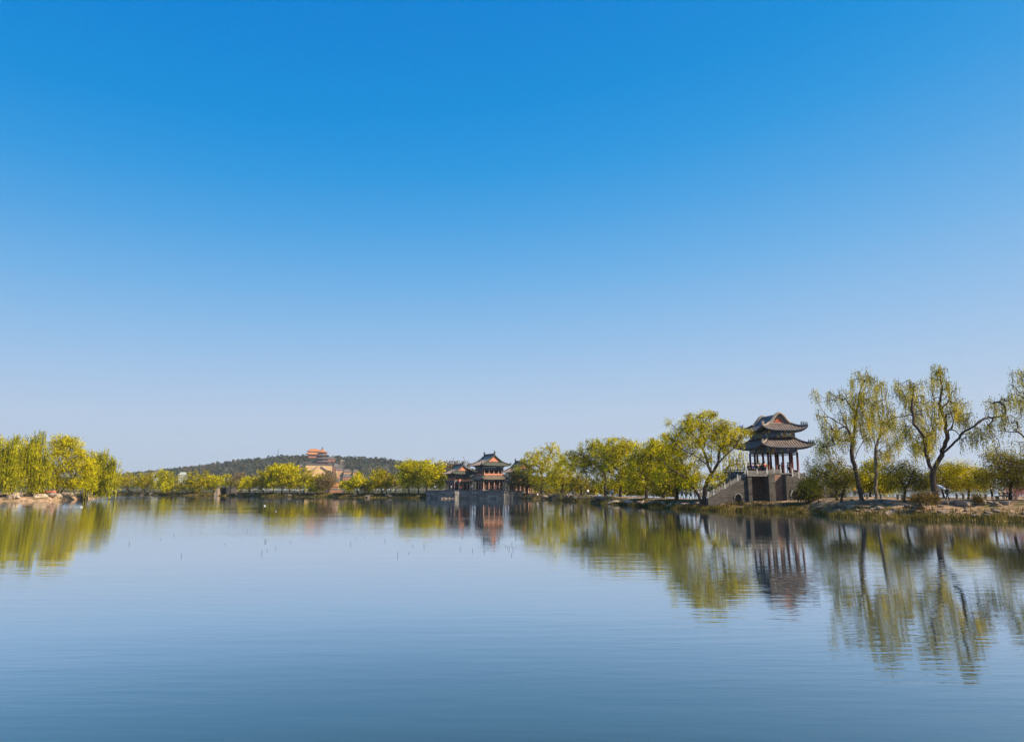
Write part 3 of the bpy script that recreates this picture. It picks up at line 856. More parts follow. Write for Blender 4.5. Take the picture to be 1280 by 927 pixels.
# the big two-stemmed tree left of the bridge
D = 107.0
tree('bank_tree', 'largest airy yellow-green tree with fanned dark limbs left of the bridge pavilion', MID, 879, D, land_z(879, D),
     [(868, 524, 16, 8), (885, 518, 14, 6), (860, 533, 18, 9), (880, 535, 18, 10), (905, 532, 16, 9), (912, 540, 14, 8), (928, 540, 12, 8), (850, 545, 16, 10), (868, 550, 16, 10), (895, 548, 20, 10), (918, 550, 12, 8),
      (842, 556, 12, 9), (836, 570, 13, 10), (855, 566, 14, 9), (905, 560, 13, 7), (871, 596, 12, 7), (888, 598, 10, 8), (898, 592, 8, 8), (838, 525, 8, 5, 0, 0, .5), (848, 585, 12, 9), (866, 582, 12, 8, 0, 0, .7), (880, 572, 12, 9, 0, 0, .7), (898, 575, 10, 8, 0, 0, .6), (858, 600, 12, 7), (828, 590, 12, 12), (834, 545, 10, 8)],
     'leaf_yellow', 820, 48, 0.8, 0.2, 'round', 71, r_base=0.42, r_tip=.026, step=0.5, dens=1.0,
     limbs=[('T', (873, 618), (862, 603), (850, 592, -1), (837, 584.5, -2), (824, 570, -2)), ((862, 603), (856, 590, 1), (852, 575, 2), (845, 560, 2)),
            ('T', (881, 610), (885, 600), (889, 593)), ((889, 593), (884, 580, -1), (872, 571, -2), (860, 565, -3), (846, 556, -3)), ((889, 593), (884, 575, 1), (878, 560, 1), (868, 545, 2), (858, 532, 2)),
            ((889, 593), (889, 575, 2), (890, 558, 3), (894, 546, 3), (884, 528, 3)), ((889, 593), (897, 580, -1), (906, 570, -2), (917, 560, -2), (926, 546, -2)), ((897, 580, -1), (900, 562, 0), (906, 545, 1), (908, 532, 1)), ((862, 603), (850, 597, 2), (836, 590, 3)), ((884, 575, 1), (873, 566, 2), (858, 562, 3), (844, 548, 3)), ((889, 575, 2), (898, 560, 3), (904, 540, 3))])
tree('bank_tree', 'pale thin weeping tree showing behind the left stair of the bridge', MID, 908, 128, 1.0, [(915, 575, 14, 14), (928, 570, 10, 12), (905, 590, 10, 10)], 'leaf_willow', 60, 20, 0.8, 0.3, 'weep', 72,
     r_base=0.22, strands=(1.5, 4.5), per=3, seglen=0.4, lw=0.07)
tree('bank_tree', 'low golden tree seen between columns of the bridge pavilion', MID, 948, 135, 1.0, [(950, 583, 9, 9), (944, 590, 7, 8)], 'leaf_olive', 40, 20, 0.8, 0.3, 'round', 73, r_base=0.2)

# foreground willows on the right
WIL = 'old weeping willows on the near right bank'
def willow(label, u, D, blobs, limbs, n, seed, r_base=0.38, leaf='leaf_willow', strands=(0.4, 2.0), per=5, **kw):
    blobs = [(b[0], b[1] - 1.5, b[2] * 1.18, b[3] * 1.12) + tuple(b[4:]) for b in blobs]
    tree('willow_tree', label, WIL, u, D, land_z(u, D), blobs, leaf, int(n * 2.6), 20, 0.45, 0.3, 'weep', seed, limbs=limbs, r_base=r_base * .68, strands=strands, sparse=True, per=int(per * 1.3), step=0.5, nseg=6, seglen=0.15, lw=0.034, up=0.6, r_tip=0.022, **kw)
willow('willow nearest the bridge pavilion with slightly curved dark trunk and left-reaching limb', 1077, 88,
       [(1076, 472, 13, 8), (1090, 477, 8, 6), (1047, 494, 13, 8), (1032, 502, 8, 6), (1085, 498, 12, 12), (1070, 500, 10, 10), (1024, 522, 10, 10), (1038, 540, 14, 10), (1060, 522, 14, 9), (1080, 522, 13, 12), (1018, 492, 5, 6), (1030, 556, 13, 8), (1058, 548, 12, 8), (1085, 545, 10, 10)],
       [('T', (1073, 605), (1069, 587), (1064.5, 563, 0), (1067.6, 542, 0.5), (1070, 518, 1), (1073.6, 497, 1), (1078, 480, 1)),
        ((1064.5, 550), (1059, 535, -1), (1047.5, 528, -2), (1035.6, 520.7, -3), (1026, 509, -3), (1019, 495, -3)),
        ((1067, 575), (1075, 558, 1), (1081, 551, 2), (1084, 535, 3), (1088, 515, 3)), ((1069, 590), (1062, 583, -1), (1052, 581, -2), (1043, 573, -2), (1035.6, 564, -3)),
        ((1070, 518, 1), (1062, 506, 0), (1054, 495, -1)), ((1070, 518, 1), (1079, 505, 2), (1086, 492, 3)), ((1067.6, 542, 0.5), (1076, 530, 2), (1080, 512, 2)), ((1059, 535, -1), (1052, 518, 0), (1046, 504, 0)), ((1052, 581, -2), (1040, 560, -3), (1030, 542, -3))], 150, 81, per=5)
willow('paler straight-trunked willow standing between the two big dark ones', 1095, 97,
       [(1102, 484, 8, 12), (1107, 510, 11, 13), (1115, 528, 10, 12), (1098, 535, 12, 12), (1092, 515, 8, 10), (1118, 552, 9, 9), (1108, 568, 12, 7)],
       [('T', (1094.5, 600), (1095, 582), (1095, 558.7), (1090, 544, 1), (1084, 536, 1)), ((1095, 565), (1106, 557, -1), (1121, 554, -2)), ((1095, 588), (1104, 573, -2), (1121, 568, -3)),
        ((1095, 558.7), (1101, 540, 1), (1104, 515, 2), (1102, 492, 2))], 95, 82, r_base=0.33, per=5, bark='bark_pale')
willow('tallest willow with trunk forking low into many dark limbs', 1168, 82,
       [(1175, 463, 9, 8), (1184, 485, 11, 10), (1140, 482, 14, 7), (1124, 486, 8, 10), (1133, 495, 9, 8), (1204, 505, 9, 9), (1188, 505, 13, 10), (1240, 503, 11, 7), (1256, 502, 12, 8), (1128, 540, 12, 10), (1152, 548, 15, 12), (1212, 545, 12, 12, 0, 0, .5), (1240, 535, 14, 14, 0, 0, .5), (1165, 530, 14, 12), (1152, 500, 14, 12),
        (1187, 518, 12, 10), (1204, 521, 10, 7), (1164, 508, 11, 10), (1122, 524, 10, 10), (1228, 534, 10, 7), (1142, 518, 11, 8), (1165, 480, 7, 9), (1148, 562, 14, 7)],
       [('T', (1167, 605), (1166, 592)), ((1166, 592), (1156.6, 563, -1), (1156.6, 547, -1), (1142, 530, -2), (1130.5, 520.7, -3), (1133, 501.7, -3), (1128, 488, -3)),
        ((1166, 592), (1147, 577, -2), (1141, 567, -3), (1134, 560, -3)), ((1166, 592), (1174, 574, 1), (1178, 568, 1), (1173, 544, 2), (1166, 535, 2), (1150, 529, 3), (1133, 523, 3)),
        ((1178, 568, 1), (1184, 542, 0), (1180, 520.7, 0), (1174, 504, 0), (1178, 482.7, 0), (1173, 462, 0)), ((1178, 568, 1), (1190, 556, -1), (1201.7, 542, -2), (1218, 532.5, -3), (1230, 523, -3)), ((1230, 523, -3), (1238, 508, -3)), ((1230, 523, -3), (1242, 514, -4), (1252, 502, -4)), ((1230, 523, -3), (1243, 521, -2), (1256, 519, -2)),
        ((1184, 542, 0), (1194, 525, 2), (1202, 508, 3)), ((1174, 504, 0), (1186, 492, 1)), ((1184, 542), (1192, 528, -1), (1188, 514, -1)), ((1201.7, 542, -2), (1207, 528, -3), (1214, 514, -3)), ((1178, 568, 1), (1168, 553, 3), (1160, 535, 4), (1154, 512, 4)), ((1156.6, 547, -1), (1164, 530, -2), (1166, 514, -2)), ((1218, 532.5, -3), (1228, 540, -4), (1240, 548, -4)), ((1142, 530, -2), (1140, 505, -1), (1142, 486, 0))], 200, 83, r_base=0.5, per=5)
willow('willow entering from the right edge of the view with thin drooping crown', 1312, 79,
       [(1278, 475, 13, 16), (1268, 500, 12, 9), (1250, 520, 12, 8), (1262, 530, 14, 10), (1290, 510, 20, 20), (1310, 480, 30, 25), (1330, 520, 30, 30), (1255, 548, 14, 9), (1275, 552, 16, 10), (1240, 560, 10, 6)],
       [('T', (1308, 590), (1302, 565), (1279, 545, -1), (1261, 528, -2), (1256, 512, -2)), ((1302, 565), (1306, 530, 1), (1300, 500, 1), (1285, 478, 0)),
        ((1308, 590), (1279, 583, 0), (1249, 577, -1), (1235, 575, -2), (1221, 568, -2)), ((1302, 565), (1325, 540, 2), (1335, 510, 2))], 150, 84, r_base=0.45, per=4)
BUSHY = 'small leafy trees under the willows on the near right bank'
def near_tree(label, u, D, blobs, leaf, n, seed, limbs=(), leaves=38, size=0.155, spread=1.0, r_base=0.15, **kw):
    n = int(n * 1.6)
    blobs = [(b[0], b[1] + 1.5, b[2] * 1.12, b[3] * 1.2) + tuple(b[4:]) for b in blobs]
    tree('small_tree', label, BUSHY, u, D, land_z(u, D), blobs, leaf, n, leaves, spread, size, 'round', seed, limbs=limbs, r_base=r_base, step=0.45, **kw)
near_tree('dark bushy tree hiding the right stair of the bridge', 1046, 91, [(1030, 590, 18, 14), (1018, 598, 12, 12), (1045, 580, 14, 11), (1040, 600, 16, 10), (1014, 578, 8, 9), (1028, 565, 10, 8)], 'leaf_olive', 190, 91,
          limbs=[('T', (1046, 612), (1045, 600)), ((1045, 600), (1032, 592, -1), (1020, 588, -1)), ((1045, 600), (1042, 582, 1), (1036, 570, 1))])
near_tree('leaning dark stemmed tree close right of the dark bushy one', 1051, 89, [(1058, 598, 11, 10), (1050, 590, 10, 10), (1062, 588, 8, 9)], 'leaf_olive', 80, 92, limbs=[('T', (1054, 615), (1058, 604))])
near_tree('low leafy tree behind the first two willow trunks', 1087, 106, [(1086, 590, 14, 11), (1075, 598, 10, 10), (1102, 598, 13, 10), (1092, 578, 9, 7), (1112, 600, 12, 8), (1098, 605, 16, 6)], 'leaf_green', 190, 93, size=0.24)
near_tree('small leaning tree with bare slanting stem between two big willows', 1129, 86, [(1120, 592, 12, 8), (1136, 590, 14, 9), (1108, 583, 9, 7), (1146, 597, 10, 9), (1128, 580, 10, 7), (1150, 604, 12, 6), (1118, 604, 12, 6)], 'leaf_olive', 190, 94,
          limbs=[('T', (1131.5, 611), (1127, 602), (1118.6, 594), (1102, 580, 1)), ((1131.5, 611), (1138, 598, -1), (1142, 588, -1))])
near_tree('bright yellow small tree with thin bent stem right of the tallest willow', 1210, 92, [(1205, 583, 13, 7), (1197, 590, 11, 10), (1218, 590, 11, 8), (1188, 582, 8, 8), (1208, 600, 12, 7), (1225, 600, 12, 7)], 'leaf_yellow', 190, 95,
          limbs=[('T', (1211, 606), (1209, 598), (1202, 591))])
near_tree('half-hidden green tree behind the tallest willow trunk', 1180, 104, [(1180, 590, 14, 12), (1165, 596, 10, 9), (1192, 600, 10, 8)], 'leaf_olive', 110, 96, size=0.24)
near_tree('broad dark tree shading the seated visitors at the right edge', 1262, 84, [(1250, 583, 15, 9), (1265, 575, 16, 9), (1240, 595, 12, 8), (1262, 595, 18, 9), (1280, 585, 14, 14), (1234, 588, 9, 7), (1276, 602, 10, 6), (1228, 598, 12, 10), (1250, 568, 16, 8)], 'leaf_olive', 330, 97,
          limbs=[('T', (1263, 610), (1265, 598)), ((1265, 598), (1250, 588, -1), (1238, 584, -1)), ((1265, 598), (1274, 585, 1))])
near_tree('dark tree cut by the right edge of the view', 1295, 82, [(1290, 590, 16, 14), (1300, 570, 20, 15), (1320, 590, 20, 15)], 'leaf_olive', 150, 98)
near_tree('dark rounded bush-like tree against the right end of the bridge stonework', 1010, 101, [(1006, 612, 9, 12), (1014, 606, 10, 10), (1018, 617, 8, 7)], 'leaf_dark', 120, 99, size=0.2)

# left islet
ISL = 'weeping willows on the left islet'
def isl(label, u, D, blobs, leaf, n, seed, kind='weep', **kw):
    kw.setdefault('r_base', 0.38)
    tree('willow_tree', label, ISL, u, D, islet_z(u, D), blobs, leaf, n, kw.pop('leaves', 30), kw.pop('spread', 1.1), kw.pop('size', 0.36), kind, seed, step=0.8, **kw)
wk = dict(strands=(2.5, 11), per=9, sparse=True, seglen=0.34, lw=0.075)
isl('willow at the left edge of the view with long green curtains', 14, 176, [(8, 552, 18, 8), (22, 548, 12, 7), (0, 565, 22, 12), (22, 566, 18, 12), (-14, 560, 18, 14), (12, 580, 24, 10)], 'leaf_weep', 190, 101, **wk)
isl('willow with highest wispy tip, second from the left edge', 44, 180, [(42, 548, 11, 7), (50, 541, 5, 4, 0, 0, .6), (40, 560, 14, 12), (52, 572, 13, 11), (48, 588, 14, 10)], 'leaf_weep', 130, 102, **wk)
isl('willow mostly outside the left edge of the view', -40, 178, [(-40, 550, 24, 12), (-45, 570, 28, 14)], 'leaf_weep', 90, 105, **wk)
isl('big dome-shaped golden willow in the middle of the islet', 73, 186, [(78, 549, 15, 7), (90, 553, 14, 8), (70, 560, 14, 10), (86, 566, 19, 12), (103, 568, 14, 10), (72, 582, 13, 12), (95, 584, 20, 12), (112, 584, 12, 12), (72, 600, 14, 9), (88, 603, 14, 7), (105, 600, 16, 8), (62, 590, 10, 12)], 'leaf_yellow', 760, 103,
    'round', leaves=44, size=0.3, spread=1.2, droop=.6, limbs=[('T', (72, 604), (72, 592)), ((72, 592), (82, 575, -1), (88, 560, 0)), ((72, 592), (66, 575, 1)), ('T', (84, 604, -1), (98, 590, -2), (108, 578, -2))])
isl('drooping willow leaning out over water at the right end of the islet', 104, 196, [(118, 572, 10, 8), (130, 570, 9, 8), (138, 576, 8, 7), (122, 585, 12, 10), (138, 590, 10, 8), (144, 577, 5, 6), (116, 596, 10, 6), (130, 600, 12, 6)], 'leaf_weep', 170, 104, strands=(2, 7), per=9, seglen=0.34, lw=0.075,
    limbs=[('T', (108, 610), (114, 602), (120, 595), (124, 580)), ((120, 595), (132, 585, -1), (140, 578, -1))])

# ------------------------------------------------------------------ curved tiled roofs
def skirt(mb, cx, cy, side, a, b, z0, a1, b1, z1, lift=0.35, thick=0.16, ns=14, nt_=5, curve=1.35):
    """one sloping side of a hipped roof: outer half sizes a, b; inner a1, b1; side 0 = -y, 1 = +x, 2 = +y, 3 = -x"""
    G = []
    for j in range(nt_ + 1):
        t = j / nt_
        row = []
        for i in range(ns + 1):
            s = -1 + 2 * i / ns
            up = lift * abs(s) ** 4 * (1 - t) ** 1.6
            ex = 1 + 0.035 * abs(s) ** 5 * (1 - t)
            if side in (0, 2):
                x = s * (a + (a1 - a) * t); y = (b + (b1 - b) * t) * ex
                y = -y if side == 0 else y
            else:
                y = s * (b + (b1 - b) * t); x = (a + (a1 - a) * t) * ex
                x = -x if side == 3 else x
            z = z0 + (z1 - z0) * t ** curve + up
            row.append((cx + x, cy + y, z))
        G.append(row)
    mb.slab(G, thick)
def hip_line(cx, cy, sx, sy, a, b, z0, a1, b1, z1, lift, curve=1.35, off=0.1):
    out = []
    for j in range(7):
        t = j / 6
        ex = 1 + 0.035 * (1 - t)
        out.append((cx + sx * (a + (a1 - a) * t) * ex, cy + sy * (b + (b1 - b) * t) * ex, z0 + (z1 - z0) * t ** curve + lift * (1 - t) ** 1.6 + off))
    return out
def beast(mb, p, s=0.16, n=3, d=(1, 1)):
    for k in range(n):
        q = (p[0] - d[0] * 0.32 * (k + 0.4) * s * 4, p[1] - d[1] * 0.32 * (k + 0.4) * s * 4, p[2] + 0.05 + k * 0.04)
        mb.lathe(q[0], q[1], [(s * 0.45, q[2] - 0.1), (s * 0.5, q[2] + s), (s * 0.25, q[2] + s * 1.3), (s * 0.4, q[2] + s * 1.7), (s * 0.1, q[2] + s * 2.3)], 5)
def eave_roof(root, cx, cy, a, b, z0, a1, b1, z1, lift, mt, ms, mr, beasts=3, name='lower_roof', rr=0.12):
    f = MB(); skirt(f, cx, cy, 0, a, b, z0, a1, b1, z1, lift)
    r = f.build(name, M[mt], root, True, fix=True)
    f = MB(); skirt(f, cx, cy, 2, a, b, z0, a1, b1, z1, lift); f.build('rear_slope', M[mt], r, True)
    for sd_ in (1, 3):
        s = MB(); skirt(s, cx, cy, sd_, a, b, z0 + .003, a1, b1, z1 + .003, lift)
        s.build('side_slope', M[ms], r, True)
    for sx in (-1, 1):
        for sy in (-1, 1):
            h = MB(); P = hip_line(cx, cy, sx, sy, a, b, z0, a1, b1, z1, lift)
            h.tube(P, [rr * 1.1] + [rr] * 5 + [rr * 1.3], 6)
            if beasts: beast(h, P[0], 0.16 * rr / 0.12, beasts, (sx * .7, sy * .7))
            h.build('hip_ridge', M['ridge_dark' if mr == 'ridge_grey' and sx > -2 and not (sx < 0 and sy < 0) else mr], r)
    # eave edge of round tile ends
    e = MB()
    for side in range(4):
        n = 14; L_ = []
        for i in range(n + 1):
            s_ = -1 + 2 * i / n; up = lift * abs(s_) ** 4; ex = 1 + 0.035 * abs(s_) ** 5
            if side in (0, 2): L_.append((cx + s_ * a, cy + (-b if side == 0 else b) * ex, z0 + up - 0.10))
            else: L_.append((cx + (-a if side == 3 else a) * ex, cy + s_ * b, z0 + up - 0.10))
        e.tube(L_, 0.09 * rr / 0.12, 5)
    e.build('eave_edge', M['ridge_dark' if mr != 'tile_green' else 'tile_green'], r)
    return r
def gabled_roof(root, cx, cy, a, b, z0, a1, b1, z1, zr, lift, mt, ms, mr, rounded, gable='gable_red', rr=0.13, beasts=3):
    """hip-and-gable roof, ridge along y, gable ends at -y and +y"""
    r = eave_roof(root, cx, cy, a, b, z0, a1, b1, z1, lift, mt, ms, mr, beasts, 'roof', rr)
    prof = []; n = 18
    for i in range(n + 1):
        s = -1 + 2 * i / n
        q = abs(s)
        f = (0.5 + 0.5 * cos(pi * q)) ** 0.85 if rounded else (1 - q) ** 1.22
        prof.append((cx + s * a1, z1 + (zr - z1) * f))
    G = [[(x, cy - b1 + 2 * b1 * j / 4, z) for x, z in prof] for j in range(5)]
    m = MB(); m.slab(G, 0.14)
    m.build('upper_slope', M[ms], r, True)
    for sy in (-1, 1):
        y = cy + sy * (b1 - 0.30)
        kk = 0.62 if rounded else 0.9
        inner = [(cx + (x - cx) * kk, z1 - 0.02 + (z - z1) * kk * .97) for x, z in prof]
        back = MB(); outer = [(cx + (x - cx) * .96, z1 - .1 + (z - z1) * .95) for x, z in prof]; ko = len(outer); yb = cy + sy * (b1 - .42)
        back.add([(x, yb - .04, z) for x, z in outer] + [(x, yb + .04, z) for x, z in outer], [(i, i + 1, i + 1 + ko, i + ko) for i in range(ko - 1)] + [tuple(range(ko)), tuple(range(2 * ko - 1, ko - 1, -1)), (0, ko, 2 * ko - 1, ko - 1)])
        back.build('gable_wall', M['ridge_grey' if rounded else mr], r)
        g = MB()
        poly = [(x, z) for x, z in inner]
        k = len(poly)
        vs_ = [(x, y - 0.06, z) for x, z in poly] + [(x, y + 0.06, z) for x, z in poly]
        fs_ = []
        for i in range(k - 1): fs_.append((i, i + 1, i + 1 + k, i + k))
        fs_.append(tuple(range(k))); fs_.append(tuple(range(2 * k - 1, k - 1, -1))); fs_.append((0, k, 2 * k - 1, k - 1))
        g.add(vs_, fs_)
        g.build('gable_panel', M[gable], r)
        # pale lower band of the gable
        bd = MB(); bd.box(cx - a1 * 0.8, cx + a1 * 0.8, min(y, y + sy * 0.12), max(y, y + sy * 0.12), z1 - 0.05, z1 + 0.18); bd.build('gable_band', M[mr], r)
        v = MB(); v.tube([(x, cy + sy * (b1 - 0.02), z + 0.07) for x, z in prof], rr * 1.35, 6)
        v.tube([(x, cy + sy * (b1 - 0.34), z + 0.05) for x, z in prof], rr * 0.9, 6)
        v.build('verge_ridge', M[mr], r)
    if not rounded:
        q = MB(); q.box(cx - rr * 1.0, cx + rr * 1.0, cy - b1, cy + b1, zr - 0.05, zr + rr * 3.6)
        q.build('main_ridge', M['ridge_dark'], r)
        for sy in (-1, 1):
            o = MB()
            y = cy + sy * (b1 - 0.1)
            o.box(cx - rr * 1.2, cx + rr * 1.2, y - 0.22, y + 0.22, zr, zr + rr * 5)
            o.lathe(cx, y + sy * 0.08, [(0.26, zr + rr * 4.5), (0.3, zr + rr * 6), (0.14, zr + rr * 8), (0.05, zr + rr * 8.6)], 6)
            o.build('ridge_finial', M['ridge_dark'], r)
    return r
def frieze(root, cx, cy, a, b, z0, z1, mat='paint', t=0.16, name='painted_beam'):
    f = MB()
    f.box(cx - a, cx + a, cy - b - t / 2, cy - b + t / 2, z0, z1); f.box(cx - a, cx + a, cy + b - t / 2, cy + b + t / 2, z0, z1)
    f.box(cx - a - t / 2, cx - a + t / 2, cy - b + t / 2, cy + b - t / 2, z0 + .002, z1 - .002); f.box(cx + a - t / 2, cx + a + t / 2, cy - b + t / 2, cy + b - t / 2, z0 + .002, z1 - .002)
    return f.build(name, M[mat], root)
def brackets(root, cx, cy, a, b, z, n=7, s=0.2, mat='paint'):
    f = MB()
    for i in range(n):
        t = -1 + 2 * (i + 0.5) / n
        for sg in (-1, 1):
            for (px, py, dx, dy) in ((cx + t * a, cy + sg * b, 0, sg), (cx + sg * a, cy + t * b, sg, 0)):
                for k in range(3):
                    o = k * s * 0.55
                    w = s * (0.5 + 0.35 * k)
                    x, y = px + dx * o, py + dy * o
                    f.box(x - (w if dy else s * .35), x + (w if dy else s * .35), y - (w if dx else s * .35), y + (w if dx else s * .35), z + k * s * 0.62, z + k * s * 0.62 + s * 0.5)
    zz = z + s * .8
    f.box(-a - s * .3, a + s * .3, -b - s * .3, -b + s * .1, zz, zz + s * .5); f.box(-a - s * .3, a + s * .3, b - s * .1, b + s * .3, zz, zz + s * .5)
    f.box(-a - s * .29, -a + s * .1, -b, b, zz + .004, zz + s * .48); f.box(a - s * .1, a + s * .29, -b, b, zz + .004, zz + s * .48)
    return f.build('bracket_row', M[mat], root)
def col(root, x, y, z0, z1, r, mat):
    c = MB(); c.lathe(x, y, [(r * 1.5, z0), (r * 1.5, z0 + 0.12), (r * 1.02, z0 + 0.14), (r, z0 + (z1 - z0) * .5), (r * 0.92, z1)], 10)
    return c.build('column', M[mat], root, True)

def arch_wall(mb, x0, x1, ztop0, ztop1, zb, y, ax, aw, zs, depth, n=10, above=0.0):
    """wall panel in plane y (facing -y) with a round arched opening depth metres deep; top edge slopes from ztop0 to ztop1"""
    zt = lambda x: ztop0 + (ztop1 - ztop0) * (x - x0) / (x1 - x0)
    P = [(ax - aw, zb), (ax - aw, zs)] + [(ax - aw * cos(pi * k / n), zs + aw * 1.15 * sin(pi * k / n)) for k in range(1, n)] + [(ax + aw, zs), (ax + aw, zb)]
    mb.add([(x0, y, zb), (ax - aw, y, zb), (ax - aw, y, zt(ax - aw)), (x0, y, ztop0)], [(0, 1, 2, 3)])
    mb.add([(ax + aw, y, zb), (x1, y, zb), (x1, y, ztop1), (ax + aw, y, zt(ax + aw))], [(0, 1, 2, 3)])
    A = P[1:-1]
    for (p, q) in zip(A, A[1:]):
        mb.add([(p[0], y, p[1]), (q[0], y, q[1]), (q[0], y, zt(q[0])), (p[0], y, zt(p[0]))], [(0, 1, 2, 3)])
    for (p, q) in zip(P, P[1:]):
        mb.add([(p[0], y, p[1]), (p[0], y + depth, p[1]), (q[0], y + depth, q[1]), (q[0], y, q[1])], [(0, 1, 2, 3)])
    mb.add([(p[0], y + depth, p[1]) for p in P], [tuple(range(len(P)))])

# ------------------------------------------------------------------ the bridge with its double-eaved pavilion
BA = R(7)
BX, BY = 41.7, 111.9
def bw(x, y, z):
    return Vector((BX + cos(BA) * x - sin(BA) * y, BY + sin(BA) * x + cos(BA) * y, z))
br = empty('pavilion_bridge', (BX, BY, 0), BA)
tag(br, 'double-eaved pavilion with red columns on a grey stone bridge with stairs', 'bridge')
GZ = 0.6
YF = -4.3
DECK = 5.35
# stone body: deck slab, piers, recessed walls, stairs
m = MB()
m.box(-6.6, -6.0, YF - 0.25, 4.2, GZ, DECK - 0.35)            # left pier
m.box(-3.4, -2.4, YF - 0.45, 4.2, GZ, DECK - 0.02)            # middle pier
m.box(-6.0, -3.4, YF + 2.6, 4.2, GZ, DECK - 0.36)
m.box(-2.4, -0.6, YF + 0.35, 4.2, GZ, DECK - 0.02)
m.box(-0.6, 3.1, YF + 2.0, 4.2, GZ, DECK - 0.02)
m.box(3.1, 4.6, -1.0, 4.2, GZ, DECK - 0.02)
m.build('pier', M['stone'], br)
s = MB(); s.box(-6.75, -3.402, YF - 0.35, 4.35, DECK - 0.345, DECK); s.box(-3.6, 3.3, -4.36, 4.4, DECK + 0.003, DECK + 0.16)
s.build('deck_slab', M['granite'], br)
w = MB(); w.box(-5.998, -3.402, YF + 1.7, YF + 2.58, GZ + 0.3, DECK - 0.4); w.build('recess_wall', M['wall_brown'], br)
w = MB(); w.box(-2.398, -0.98, YF + 0.02, YF + 0.348, GZ + 0.3, DECK - 0.03); w.build('recess_wall', M['brick_warm'], br)
# left stair flank with small arch
m = MB()
arch_wall(m, -9.2, -6.6, 3.6, 5.05, GZ, YF + 0.1, -8.15, 0.48, 1.75, 1.6)
m.add([(-12.9, YF + 0.1, GZ), (-9.2, YF + 0.1, GZ), (-9.2, YF + 0.1, 3.6), (-11.0, YF + 0.1, 2.65), (-12.9, YF + 0.1, 1.75)], [(0, 1, 2, 3, 4)])
# top and back
T = [(-12.9, 1.75), (-11.0, 2.65), (-9.2, 3.6), (-6.6, 5.05)]
for (a_, za), (b_, zb_) in zip(T, T[1:]):
    m.add([(a_, YF + 0.1, za), (b_, YF + 0.1, zb_), (b_, YF + 0.55, zb_), (a_, YF + 0.55, za)], [(0, 1, 2, 3)])
    m.add([(a_, YF + 0.55, za), (b_, YF + 0.55, zb_), (b_, YF + 0.55, GZ), (a_, YF + 0.55, GZ)], [(0, 1, 2, 3)])
m.add([(-12.9, YF + 0.1, GZ), (-12.9, YF + 0.1, 1.75), (-12.9, YF + 0.55, 1.75), (-12.9, YF + 0.55, GZ)], [(0, 1, 2, 3)])
m.build('stair_flank', M['stone'], br, fix=False)
a = MB()
for k in range(11):
    t0 = pi * k / 11; t1 = pi * (k + 1) / 11
    a.bar((-8.15 - 0.6 * cos(t0), YF + 0.04, 1.75 + 0.68 * sin(t0)), (-8.15 - 0.6 * cos(t1), YF + 0.04, 1.75 + 0.68 * sin(t1)), 0.14, 0.18)
a.build('arch_ring', M['granite'], br)
# left stair steps
st = MB(); n = 22
for k in range(n):
    x1 = -6.75 - k * (6.1 / n); x0 = x1 - 6.1 / n
    st.box(x0, x1, YF + 0.56, -0.5, GZ, DECK - 0.15 - (k + 1) * (DECK - GZ - 0.3) / (n + 1))
st.build('stair', M['granite'], br)
# right stair flank, standing forward, with the arched opening
m = MB()
YR = YF - 1.15
arch_wall(m, -1.0, 2.2, DECK - 0.1, 4.35, GZ, YR, 0.42, 0.72, 2.05, 2.4)
m.add([(2.2, YR, GZ), (8.6, YR, GZ), (8.6, YR, 1.9), (5.2, YR, 3.0), (2.2, YR, 4.35)], [(0, 1, 2, 3, 4)])
T = [(-1.0, DECK - 0.1), (2.2, 4.35), (5.2, 3.0), (8.6, 1.9)]
for (a_, za), (b_, zb_) in zip(T, T[1:]):
    m.add([(a_, YR, za), (b_, YR, zb_), (b_, YR + 0.45, zb_), (a_, YR + 0.45, za)], [(0, 1, 2, 3)])
    m.add([(a_, YR + 0.45, za), (b_, YR + 0.45, zb_), (b_, YR + 0.45, GZ), (a_, YR + 0.45, GZ)], [(0, 1, 2, 3)])
m.add([(-1.0, YR, GZ), (-1.0, YR, DECK - 0.1), (-1.0, YR + 1.2, DECK - 0.1), (-1.0, YR + 1.2, GZ)], [(0, 1, 2, 3)])
m.build('stair_flank', M['stone'], br, fix=False)
m = MB()
m.box(-0.35, -0.12 - 0.25, YR - 0.12, YR - 0.003, GZ, 3.0); m.box(1.25, 1.75, YR - 0.14, YR - 0.003, GZ, 4.2)
m.build('buttress', M['granite'], br)
a = MB()
for k in range(11):
    t0 = pi * k / 11; t1 = pi * (k + 1) / 11
    a.bar((0.42 - 0.86 * cos(t0), YR - 0.06, 2.05 + 0.98 * sin(t0)), (0.42 - 0.86 * cos(t1), YR - 0.06, 2.05 + 0.98 * sin(t1)), 0.14, 0.22)
a.build('arch_ring', M['granite'], br)
st = MB(); n = 24
for k in range(n):
    x0 = 1.0 + k * (7.6 / n)
    st.box(x0, x0 + 7.6 / n, YR + 0.46, -1.2, GZ, DECK - 0.1 - (k + 1) * (DECK - GZ - 1.0) / (n + 1))
st.build('stair', M['granite'], br)
